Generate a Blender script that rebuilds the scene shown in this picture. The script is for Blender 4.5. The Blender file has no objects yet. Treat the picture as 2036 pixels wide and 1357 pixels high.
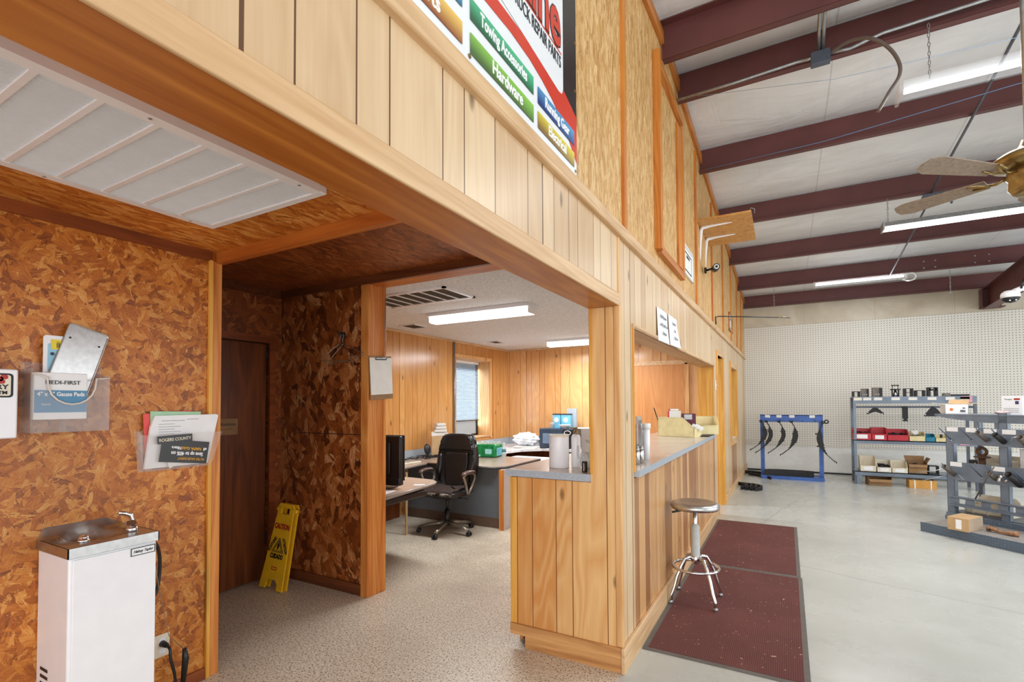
import bpy, bmesh, math, random
from mathutils import Vector, Matrix
random.seed(7)
sc = bpy.context.scene
COL = sc.collection
PI = math.pi
# ---------------- camera ----------------
YAW, PITCH, ROLL = math.radians(28.931), math.radians(1.5187), math.radians(-0.300)
Fv = Vector((-math.sin(YAW)*math.cos(PITCH), math.cos(YAW)*math.cos(PITCH), math.sin(PITCH)))
Rv = Vector((math.cos(YAW), math.sin(YAW), 0)); Uv = Rv.cross(Fv)
R2 = Rv*math.cos(ROLL) + Uv*math.sin(ROLL); U2 = Uv*math.cos(ROLL) - Rv*math.sin(ROLL)
camd = bpy.data.cameras.new('camera'); cam = bpy.data.objects.new('camera', camd); COL.objects.link(cam)
m = Matrix.Identity(4)
for i in range(3):
    m[i][0] = R2[i]; m[i][1] = U2[i]; m[i][2] = -Fv[i]
m[0][3], m[1][3], m[2][3] = 0.81, 0.0, 1.5
cam.matrix_world = m
camd.sensor_width = 36.0; camd.lens = 977.4/2036*36
camd.shift_y = (776.1-678.5)/2036
camd.clip_start = 0.05; camd.clip_end = 100
sc.camera = cam
# ---------------- world, exposure ----------------
sc.view_settings.view_transform = 'Standard'; sc.view_settings.look = 'None'
sc.view_settings.exposure = 0.0; sc.view_settings.gamma = 1.0; sc.view_settings.use_curve_mapping = False
w = bpy.data.worlds.new('world'); sc.world = w; w.use_nodes = True
w.node_tree.nodes['Background'].inputs[0].default_value = (0.93, 0.96, 1.0, 1)
w.node_tree.nodes['Background'].inputs[1].default_value = .75
sc.cycles.max_bounces = 7; sc.cycles.diffuse_bounces = 5; sc.cycles.glossy_bounces = 3
sc.cycles.transmission_bounces = 6; sc.cycles.transparent_max_bounces = 10
sc.cycles.sample_clamp_indirect = 4.0; sc.cycles.caustics_reflective = False; sc.cycles.caustics_refractive = False

def area_light(name, loc, sx, sy, power, rot=(0, 0, 0), col=(1, 1, 1)):
    d = bpy.data.lights.new(name, 'AREA'); d.shape = 'RECTANGLE'; d.size = sx; d.size_y = sy; d.energy = power; d.color = col
    o = bpy.data.objects.new(name, d); o.location = loc; o.rotation_euler = rot; COL.objects.link(o); return o
# daylight coming in through the glazed shop front and the open bay on the right
area_light('shop_front_daylight', (3.0, -3.7, 1.7), 9.0, 3.0, 290, (math.radians(88), 0, 0), (.95, .975, 1.0))
area_light('bay_door_daylight', (8.9, 5.0, 2.0), 3.6, 10.0, 330, (0, math.radians(88), 0), (.90, .96, 1.0))
# tube light of the hanging shop fixtures and the office fixtures
area_light('shop_tube_light', (2.75, 4.55, 3.68), 2.3, .12, 60, (0, 0, 0), (.96, .98, 1))
area_light('shop_tube_light', (3.1, 7.3, 3.48), 2.3, .12, 70, (0, 0, 0), (.96, .98, 1))
area_light('shop_tube_light', (2.05, 10.55, 3.55), 1.3, .12, 18, (0, 0, 0), (.96, .98, 1))
area_light('office_tube_light', (-2.0, 4.42, 2.36), 1.2, .2, 50, (0, 0, 0), (.90, .95, 1))
area_light('office_tube_light', (-2.0, 7.22, 2.36), 1.2, .2, 50, (0, 0, 0), (.90, .95, 1))
area_light('office_window_daylight', (-3.98, 6.9, 1.6), 1.0, 1.3, 30, (0, math.radians(-90), 0), (.9, .96, 1.0))

# ---------------- node helpers ----------------
def hexc(r, g, b):
    f = lambda c: (c/255)/12.92 if c/255 <= .04045 else ((c/255+.055)/1.055)**2.4
    return (f(r), f(g), f(b), 1)
class NT:
    def __init__(s, name, rough=.6, metal=0.0):
        s.m = bpy.data.materials.new(name); s.m.use_nodes = True; s.t = s.m.node_tree
        s.b = s.t.nodes['Principled BSDF']; s.b.inputs['Roughness'].default_value = rough; s.b.inputs['Metallic'].default_value = metal
        s.tc = None
    def n(s, typ, ins=None, **pr):
        d = s.t.nodes.new('ShaderNode'+typ)
        for k, v in pr.items(): setattr(d, k, v)
        for k, v in (ins or {}).items(): s.put(d.inputs[k], v)
        return d
    def put(s, inp, v):
        if isinstance(v, bpy.types.NodeSocket): s.t.links.new(v, inp)
        else: inp.default_value = v
    def obj(s):
        if not s.tc: s.tc = s.n('TexCoord')
        return s.tc.outputs['Object']
    def math(s, op, a, b=0.0, c=0.0):
        return s.n('Math', {0: a, 1: b, 2: c}, operation=op).outputs[0]
    def sep(s, v): return s.n('SeparateXYZ', {0: v}).outputs
    def comb(s, x, y, z=0.0): return s.n('CombineXYZ', {0: x, 1: y, 2: z}).outputs[0]
    def uv(s, ax):
        o = s.sep(s.obj()); return s.comb(o['XYZ'.index(ax[0])], o['XYZ'.index(ax[1])], 0.0)
    def map(s, v, scale=(1, 1, 1), rot=(0, 0, 0), loc=(0, 0, 0)):
        return s.n('Mapping', {'Vector': v, 'Scale': scale, 'Rotation': rot, 'Location': loc}).outputs[0]
    def noise(s, v, scale=5, detail=3, rough=.5, dist=0.0, out=0):
        return s.n('TexNoise', {'Vector': v, 'Scale': scale, 'Detail': detail, 'Roughness': rough, 'Distortion': dist}).outputs[out]
    def ramp(s, f, stops, interp='LINEAR'):
        r = s.n('ValToRGB', {0: f}); cr = r.color_ramp; cr.interpolation = interp
        while len(cr.elements) < len(stops): cr.elements.new(.5)
        for e, (p, c) in zip(cr.elements, stops):
            e.position = p; e.color = c if isinstance(c, tuple) else (c, c, c, 1)
        return r.outputs[0]
    def mix(s, f, a, b, mode='MIX'):
        return s.n('MixRGB', {0: f, 1: a, 2: b}, blend_type=mode).outputs[0]
    def bump(s, h, st=.3, dist=.01):
        s.put(s.b.inputs['Normal'], s.n('Bump', {'Height': h, 'Strength': st, 'Distance': dist}).outputs[0])
    def col(s, c): s.put(s.b.inputs['Base Color'], c); return s.m
    def rough(s, v): s.put(s.b.inputs['Roughness'], v)
MATS = {}
def plain(name, c, rough=.5, metal=0.0, **kw):
    if name in MATS: return MATS[name]
    n = NT(name, rough, metal); c = hexc(*c) if len(c) == 3 else c
    no = n.noise(n.obj(), kw.get('ns', 14), 3)
    v = kw.get('var', .08)
    n.col(n.mix(n.ramp(no, [(.35, 0.0), (.65, 1.0)]), tuple([x*(1-v) for x in c[:3]]+[1]), tuple([min(1, x*(1+v)) for x in c[:3]]+[1])))
    if kw.get('bump'): n.bump(n.noise(n.obj(), kw.get('bs', 200), 2), kw['bump'], .002)
    MATS[name] = n.m; return n.m
def glassy(name, c, alpha=.3, rough=.08, edge=.45):
    n = NT(name, rough); n.b.inputs['Base Color'].default_value = hexc(*c)
    fr = n.n('LayerWeight', {'Blend': .35}).outputs['Facing']
    n.put(n.b.inputs['Alpha'], n.math('ADD', alpha, n.math('MULTIPLY', fr, edge)))
    return n.m
def emit(name, c, st):
    n = NT(name); n.b.inputs['Base Color'].default_value = (.8, .8, .8, 1)
    n.b.inputs['Emission Color'].default_value = tuple(c)+(1,); n.b.inputs['Emission Strength'].default_value = st; return n.m
def osb(name, ax, cols, sc1=(9, 26), angs=(10, 60, 105, 150), rough=.45, bump=.25, big=.25, fine=.5, con=.55, base=.52):
    """strand board: four layers of stretched flakes lying at different angles"""
    n = NT(name, rough); v = n.uv(ax)
    wob = n.n('MixRGB', {0: .04, 1: v, 2: n.noise(v, 5, 4, out=1)}, blend_type='ADD').outputs[0]
    wob = n.n('MixRGB', {0: .012, 1: wob, 2: n.noise(v, 45, 3, .7, out=1)}, blend_type='ADD').outputs[0]
    best = None; sub = None
    for i, a in enumerate(angs):
        rv = n.map(wob, (1, 1, 1), (0, 0, math.radians(a)), (3.1*i, 1.7*i, 0))
        mv = n.map(rv, (sc1[0]*(1+.28*i), sc1[1]*(1+.12*i), 1))
        vo = n.n('TexVoronoi', {'Vector': mv, 'Scale': 1.0, 'Randomness': 1.0}, voronoi_dimensions='2D')
        c = n.n('SeparateColor', {0: vo.outputs['Color']}).outputs
        gr = n.noise(n.map(rv, (sc1[0]*1.6, sc1[1]*4.5, 1)), 1.0, 3, .65)
        val = n.math('ADD', c[0], n.math('MULTIPLY', n.math('SUBTRACT', gr, .5), fine*2.4))
        pr = n.math('ADD', c[1], n.math('MULTIPLY', n.math('SUBTRACT', gr, .5), .9))
        if best is None: best = (val, pr)
        else:
            g = n.math('GREATER_THAN', pr, best[1])
            best = (n.n('Mix', {0: g, 2: best[0], 3: val}, data_type='FLOAT').outputs[0], n.math('MAXIMUM', pr, best[1]))
    t = n.math('ADD', n.math('MULTIPLY', n.math('SUBTRACT', best[0], .5), con), base)
    cr = n.ramp(t, cols)
    fl = n.noise(n.map(v, (1, 2.2, 1), (0, 0, .6)), 38, 2, .6)
    cr = n.mix(n.ramp(fl, [(.66, 0.0), (.72, .65)]), cr, cols[0][1])
    lg = n.ramp(n.noise(v, 1.3, 3), [(.3, 1-big), (.7, 1.0)])
    c = n.mix(1.0, cr, lg, 'MULTIPLY')
    n.bump(n.math('ADD', best[0], best[1]), bump, .003)
    return n.col(c)
def panel(name, ax, light, dark, groove, off=.508, grain=1.0, rough=.35, contrast=1.0, strip=None):
    """sheet panelling: random width planks between thin grooves, vertical grain"""
    n = NT(name, rough); v = n.uv(ax); u, z, _ = n.sep(v)
    uu = n.math('DIVIDE', n.math('SUBTRACT', u, off-12.2), 1.22)
    fr = n.math('FRACT', uu); fl = n.math('FLOOR', uu)
    pos = [0, .105, .265, .369, .578, .683, .858, 1.093]
    st = []; idv = []
    for i, p in enumerate(pos):
        q = p/1.22
        st += [(q, 0.0), (q+.0042, 1.0)]; idv.append((q, (i+1)/9))
    gm = n.ramp(fr, st, 'CONSTANT'); pid = n.ramp(fr, idv, 'CONSTANT')
    rnd = n.n('TexWhiteNoise', {'Vector': n.comb(pid, fl, 0.0)}, noise_dimensions='2D').outputs[0]
    vo = n.comb(n.math('ADD', u, n.math('MULTIPLY', rnd, 13.0)), z, 0.0)
    big = n.noise(n.map(vo, (3.2, .55, 1)), 1.0, 2, .5, .6)
    rings = n.math('FRACT', n.math('MULTIPLY', big, 9.0))
    rings = n.math('ABSOLUTE', n.math('SUBTRACT', rings, .5))
    fine = n.noise(n.map(vo, (70, 2.4, 1)), 1.0, 3, .6)
    g = n.math('ADD', n.math('MULTIPLY', rings, .55*grain), n.math('MULTIPLY', fine, .55))
    t = n.math('ADD', n.math('MULTIPLY', n.math('SUBTRACT', rnd, .5), contrast), g)
    c = n.mix(n.ramp(t, [(.05, 0.0), (.85, 1.0)]), hexc(*light), hexc(*dark))
    kn = n.n('TexVoronoi', {'Vector': n.map(vo, (2.6, 1.1, 1)), 'Scale': 1.0}, voronoi_dimensions='2D').outputs[0]
    c = n.mix(n.ramp(kn, [(.0, .8), (.028, .55), (.05, 0.0)]), c, hexc(int(dark[0]*.45), int(dark[1]*.38), int(dark[2]*.3)))
    c = n.mix(gm, hexc(*groove), c)
    n.bump(gm, .5, .004)
    return n.col(c)
def wood(name, light, dark, axis='Z', rough=.45, sc_=1.0, knots=True, rings=7.0, swirl=False):
    n = NT(name, rough); s = {'X': (1.0, 14, 14), 'Y': (14, 1.0, 14), 'Z': (14, 14, 1.0)}[axis]
    v = n.obj(); big = n.noise(n.map(v, tuple(a*.35*sc_ for a in s)), 1.0, 2, .5, .8)
    r = n.math('ABSOLUTE', n.math('SUBTRACT', n.math('FRACT', n.math('MULTIPLY', big, rings)), .5))
    if swirl: big = n.noise(n.map(v, (4, 9, 9)), 1.0, 2, .5, 1.6); r = n.math('ABSOLUTE', n.math('SUBTRACT', n.math('FRACT', n.math('MULTIPLY', big, rings)), .5))
    f = n.noise(n.map(v, tuple(a*4*sc_ for a in s)), 1.0, 3, .6)
    t = n.math('ADD', r, n.math('MULTIPLY', f, .7))
    c = n.mix(n.ramp(t, [(.25, 0.0), (.95, 1.0)]), hexc(*light), hexc(*dark))
    if knots:
        k = n.n('TexVoronoi', {'Vector': n.map(v, tuple(a*.32 for a in s)), 'Scale': 1.0}).outputs[0]
        c = n.mix(n.ramp(k, [(.0, .9), (.07, .6), (.11, 0.0)]), c, hexc(int(dark[0]*.4), int(dark[1]*.35), int(dark[2]*.3)))
    n.bump(f, .08, .002)
    return n.col(c)

# ---------------- materials ----------------
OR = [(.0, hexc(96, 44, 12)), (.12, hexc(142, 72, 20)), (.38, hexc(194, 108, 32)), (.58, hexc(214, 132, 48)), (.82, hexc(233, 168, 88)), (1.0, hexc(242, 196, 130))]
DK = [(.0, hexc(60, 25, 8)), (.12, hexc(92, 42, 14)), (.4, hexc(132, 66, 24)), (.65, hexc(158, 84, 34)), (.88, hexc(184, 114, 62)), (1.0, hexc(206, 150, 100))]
LT = [(.0, hexc(128, 80, 32)), (.15, hexc(168, 116, 56)), (.45, hexc(200, 152, 88)), (.7, hexc(218, 174, 112)), (1.0, hexc(236, 204, 152))]
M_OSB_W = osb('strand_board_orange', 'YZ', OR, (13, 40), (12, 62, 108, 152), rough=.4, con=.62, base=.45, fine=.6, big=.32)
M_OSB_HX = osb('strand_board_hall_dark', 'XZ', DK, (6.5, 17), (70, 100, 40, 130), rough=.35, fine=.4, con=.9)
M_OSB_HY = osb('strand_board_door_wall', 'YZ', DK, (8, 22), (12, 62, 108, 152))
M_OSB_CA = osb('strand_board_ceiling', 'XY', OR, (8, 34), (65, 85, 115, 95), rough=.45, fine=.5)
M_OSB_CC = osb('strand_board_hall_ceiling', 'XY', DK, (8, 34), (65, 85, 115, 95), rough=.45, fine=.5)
M_OSB_UP = osb('strand_board_light', 'YZ', LT, (9, 50), (86, 78, 100, 93), rough=.6, fine=.6, big=.12, bump=.12, con=.62, base=.56)
M_PAN_UP = panel('panelling_header', 'YZ', (222, 194, 156), (192, 156, 116), (92, 58, 30), contrast=.55, grain=.7)
M_PAN_LO = panel('panelling_counter', 'YZ', (206, 158, 106), (150, 100, 60), (84, 50, 26), off=.543, contrast=1.2, grain=.7)
M_PAN_END = panel('panelling_counter_end', 'XZ', (232, 190, 130), (206, 142, 76), (108, 56, 20), off=-.66, contrast=.6, grain=1.5)
M_PAN_OX = panel('panelling_office_back', 'XZ', (226, 178, 122), (196, 136, 80), (100, 50, 14), off=.3, contrast=.5, grain=.9, rough=.22)
M_PAN_OY = panel('panelling_office_side', 'YZ', (214, 160, 96), (182, 120, 60), (92, 44, 12), off=.2, contrast=.5, grain=.9, rough=.2)
M_BOARD = wood('pine_board_tan', (222, 187, 144), (194, 153, 108), 'Y', knots=False)
M_BOARDZ = wood('pine_board_tan_upright', (226, 182, 126), (200, 144, 84), 'Z')
M_SOFFIT = wood('pine_soffit_stained', (196, 124, 50), (158, 86, 26), 'Y', knots=True, rough=.35)
M_SOFFIT2 = wood('pine_soffit_worn', (208, 166, 120), (178, 132, 86), 'Y', knots=False, rough=.5)
M_ORZ = wood('orange_pine_upright', (222, 150, 74), (190, 108, 42), 'Z')
M_ORX = wood('orange_pine_across', (200, 118, 44), (160, 80, 24), 'X')
M_YELZ = wood('yellow_pine_upright', (232, 176, 82), (208, 140, 48), 'Z')
M_DKX = wood('dark_trim_across', (118, 62, 28), (86, 42, 18), 'X', knots=False)
M_DKY = wood('dark_trim_along', (150, 76, 30), (112, 52, 18), 'Y', knots=False)
M_BATTEN = wood('batten_orange_upright', (214, 140, 60), (184, 104, 34), 'Z', knots=False)
M_BATTENY = wood('batten_orange_along', (204, 132, 60), (168, 96, 34), 'Y', knots=False)
M_DOOR = wood('door_veneer_dark', (128, 66, 24), (84, 40, 14), 'Z', knots=False, rough=.35)
M_PLY = wood('plywood_brown', (208, 146, 88), (190, 124, 68), 'Z', knots=False, rings=11)
M_PLYX = wood('plywood_swirl', (226, 178, 104), (176, 112, 44), 'X', knots=False, rings=9, sc_=.7, swirl=True)

def m_tile():
    n = NT('speckled_floor_tile', .38); v = n.uv('XY')
    sp = n.noise(n.map(v, (1, 1.0, 1)), 95, 2, .65)
    sp2 = n.noise(v, 40, 3, .6)
    base = n.mix(n.ramp(sp2, [(.35, 0.0), (.7, 1.0)]), hexc(228, 217, 197), hexc(204, 190, 166))
    c = n.mix(n.ramp(sp, [(.38, 1.0), (.45, 0.0)]), base, hexc(92, 70, 50))
    dirt = n.ramp(n.noise(v, 1.1, 5, .6), [(.38, 0.0), (.66, .6)])
    x, y, _ = n.sep(v)
    inoff = n.n('MapRange', {0: y, 1: 2.8, 2: 4.6, 3: .25, 4: 1.0}).outputs[0]
    c = n.mix(n.math('MULTIPLY', dirt, inoff), c, hexc(104, 78, 48))
    gx = n.math('ABSOLUTE', n.math('SUBTRACT', n.math('FRACT', n.math('DIVIDE', x, .305)), .5))
    gy = n.math('ABSOLUTE', n.math('SUBTRACT', n.math('FRACT', n.math('DIVIDE', y, .305)), .5))
    g = n.math('GREATER_THAN', n.math('MAXIMUM', gx, gy), .4965)
    c = n.mix(n.math('MULTIPLY', g, .35), c, hexc(120, 104, 84))
    return n.col(c)
M_TILE = m_tile()
def m_epoxy():
    n = NT('grey_painted_concrete', .14); v = n.uv('XY')
    c = n.mix(n.ramp(n.noise(v, .9, 4), [(.35, 0.0), (.7, 1.0)]), hexc(196, 198, 192), hexc(180, 182, 176))
    c = n.mix(n.ramp(n.noise(v, 5, 5, .7), [(.55, 0.0), (.75, .3)]), c, hexc(158, 158, 150))
    cr = n.n('TexVoronoi', {'Vector': n.n('MixRGB', {0: .12, 1: v, 2: n.noise(v, 2.5, 4, out=1)}, blend_type='ADD').outputs[0], 'Scale': .33}, feature='DISTANCE_TO_EDGE', voronoi_dimensions='2D').outputs[0]
    c = n.mix(n.ramp(cr, [(.0, .45), (.0022, 0.0)]), c, hexc(120, 116, 106))
    n.rough(n.n('MapRange', {0: n.noise(v, 3, 4), 1: .3, 2: .7, 3: .16, 4: .34}).outputs[0])
    n.bump(n.noise(v, 9, 3), .02, .01)
    return n.col(c)
M_EPOXY = m_epoxy()
def m_popcorn():
    n = NT('popcorn_ceiling', .9); v = n.obj()
    p = n.noise(v, 85, 3, .7)
    n.bump(p, .7, .02)
    return n.col(n.mix(n.ramp(p, [(.35, 1.0), (.55, 0.0)]), hexc(246, 250, 255), hexc(204, 210, 218)))
M_POP = m_popcorn()
def m_insul(name, a, b, scl=(1, 1, 1)):
    n = NT(name, .42); v = n.obj()
    w1 = n.noise(n.map(v, (1.0, 3.0, 1.0)), 1.2, 5, .55, 1.2); w2 = n.noise(n.map(v, (4.0, .8, 1.0)), 1.4, 4, .5, 1.0)
    n.bump(n.math('ADD', w1, n.math('MULTIPLY', w2, .6)), .22, .06)
    c = n.mix(n.ramp(w1, [(.35, 0.0), (.7, 1.0)]), hexc(*a), hexc(*b))
    s = n.sep(v)[0]; fr = n.math('ABSOLUTE', n.math('SUBTRACT', n.math('FRACT', n.math('DIVIDE', s, 1.22)), .5))
    c = n.mix(n.math('MULTIPLY', n.math('GREATER_THAN', fr, .4955), .35), c, hexc(150, 146, 138))
    st = n.ramp(n.noise(n.map(v, (9, 1.2, 1)), 1.0, 3), [(.72, 0.0), (.78, .6)])
    c = n.mix(n.math('MULTIPLY', st, .3), c, hexc(150, 112, 70))
    return n.col(c)
M_INS = m_insul('vinyl_insulation_white', (240, 242, 245), (226, 229, 232))
M_INSW = m_insul('vinyl_insulation_wall', (216, 206, 186), (190, 176, 152))
def m_peg():
    n = NT('pegboard_white', .85); v = n.uv('XZ'); x, z, _ = n.sep(v)
    fx = n.math('SUBTRACT', n.math('FRACT', n.math('DIVIDE', x, .0465)), .5); fz = n.math('SUBTRACT', n.math('FRACT', n.math('DIVIDE', z, .0465)), .5)
    d = n.math('SQRT', n.math('ADD', n.math('MULTIPLY', fx, fx), n.math('MULTIPLY', fz, fz)))
    base = n.mix(n.ramp(n.noise(v, .8, 3), [(.3, 0.0), (.7, 1.0)]), hexc(232, 229, 220), hexc(222, 218, 208))
    sm = n.math('ABSOLUTE', n.math('SUBTRACT', n.math('FRACT', n.math('DIVIDE', n.math('ADD', x, .02), 1.22)), .5))
    base = n.mix(n.math('MULTIPLY', n.math('GREATER_THAN', sm, .498), .25), base, hexc(150, 145, 135))
    return n.col(n.mix(n.ramp(d, [(.15, 1.0), (.2, 0.0)]), base, hexc(132, 124, 110)))
M_PEG = m_peg()
def m_mat():
    n = NT('maroon_ribbed_carpet', .95); v = n.uv('XY'); x, y, _ = n.sep(v)
    rib = n.math('ABSOLUTE', n.math('SUBTRACT', n.math('FRACT', n.math('DIVIDE', x, .011)), .5))
    nn = n.noise(v, 260, 2, .7)
    c = n.mix(n.math('MULTIPLY', rib, 1.6), hexc(78, 38, 36), hexc(112, 62, 58))
    c = n.mix(n.ramp(nn, [(.4, 0.0), (.65, .35)]), c, hexc(138, 86, 80))
    c = n.mix(n.ramp(n.noise(v, 2.2, 4), [(.45, 0.0), (.75, .35)]), c, hexc(140, 84, 74))
    n.bump(n.math('ADD', rib, nn), .6, .004)
    return n.col(c)
M_MAT = m_mat()
M_RED = plain('maroon_painted_steel', (98, 54, 52), .45, var=.12, ns=2.5)
M_GREY = plain('blue_grey_painted_steel', (112, 124, 138), .32, .15, var=.12, ns=6)
M_GREYD = plain('dark_grey_painted_steel', (84, 92, 104), .35, .15, var=.12, ns=6)
M_BLUE = plain('blue_painted_steel', (58, 96, 168), .4, var=.15, ns=9)
M_BLK = plain('black_plastic', (24, 24, 26), .4)
M_BLKM = plain('black_matt_steel', (40, 39, 40), .55, .3, var=.3, ns=30)
M_DKSTEEL = plain('brown_mill_steel', (104, 96, 90), .45, .6, var=.25, ns=30)
M_CHROME = plain('chrome', (220, 220, 222), .1, 1.0, var=.02)
M_BRUSH = plain('brushed_aluminium', (190, 188, 186), .32, 1.0, var=.08, ns=40)
M_STEEL = plain('galvanised_steel', (170, 172, 172), .35, .8, var=.12, ns=30)
M_WHITE = plain('white_enamel', (236, 236, 238), .3, var=.015)
M_WHITEM = plain('white_matt', (232, 232, 228), .7, var=.03)
M_PAPER = plain('white_paper', (240, 240, 240), .8, var=.02)
M_PAPER2 = plain('off_white_paper', (228, 226, 220), .8, var=.03)
M_INK = plain('dark_ink', (46, 46, 50), .7)
M_INKG = plain('grey_ink', (140, 142, 148), .8)
M_LAM = plain('laminate_beige', (206, 192, 178), .22, var=.04, ns=5)
M_LAMG = plain('laminate_edge_grey', (168, 176, 184), .3, var=.08, ns=60)
M_DESK = plain('desk_laminate_taupe', (176, 156, 140), .25, var=.05, ns=4)
M_DESKG = plain('desk_panel_grey', (104, 108, 112), .45, var=.08, ns=3)
M_DESKL = plain('desk_end_panel_light_grey', (196, 196, 196), .4, var=.04)
M_DEDGE = plain('desk_edge_dark', (72, 64, 60), .4)
M_LEATH = plain('black_leather', (20, 18, 18), .32, var=.2, bump=.2)
M_WORN = plain('worn_brown_upholstery', (50, 34, 27), .85, var=.4, ns=30)
M_TAN = plain('tan_strap', (150, 142, 128), .3, .5)
M_YEL = plain('yellow_safety_plastic', (232, 178, 34), .35, var=.06)
M_REDT = plain('red_print', (170, 40, 26), .5)
M_CREAM = plain('cream_plastic', (226, 212, 160), .45, var=.06)
M_CREAM2 = plain('pale_cream_plastic', (228, 218, 196), .45, var=.06)
M_REDB = plain('red_bin_plastic', (190, 42, 56), .35, var=.08)
M_TEAL = plain('teal_bin_plastic', (22, 122, 150), .4, var=.08)
M_CARD = plain('brown_cardboard', (190, 156, 114), .8, var=.08, ns=9)
M_CARDD = plain('dark_cardboard', (150, 116, 80), .85, var=.1, ns=9)
M_CARDO = plain('orange_cardboard', (206, 150, 70), .6, var=.08, ns=9)
M_SIGNW = plain('banner_white', (234, 236, 238), .35, var=.01)
M_SIGNR = plain('banner_red', (206, 58, 36), .35, var=.02)
M_SIGNK = plain('banner_black', (36, 32, 32), .35, var=.05)
M_BRASS = plain('antique_brass', (156, 132, 84), .3, .9, var=.15, ns=30)
M_BLADE = plain('dusty_fan_blade', (150, 132, 114), .75, var=.15, ns=60)
M_TUBE = emit('lit_tube', (.96, .98, 1.0), 7.0)
M_TUBE2 = emit('lit_diffuser', (1.0, .98, .95), 3.2)
M_CLEAR = glassy('clear_acrylic', (226, 216, 210), .09, .08, .35)
M_CLEAR2 = glassy('clear_ribbed_lens', (235, 240, 245), .05, .15, .15)
M_GLASS = glassy('window_glass', (200, 215, 225), .12, .02)
M_GREENP = plain('green_plastic_wrap', (18, 132, 72), .2, var=.3, ns=22)
M_BOTTLE = glassy('bottle_plastic', (226, 240, 240), .35)
M_BLIND = plain('blind_slat_blue_grey', (132, 150, 166), .4)
M_SKYW = emit('bright_outdoor_haze', (.93, .97, 1.0), 1.1)
M_DUCT = plain('dark_duct', (64, 54, 44), .9, var=.25, ns=120)
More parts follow.
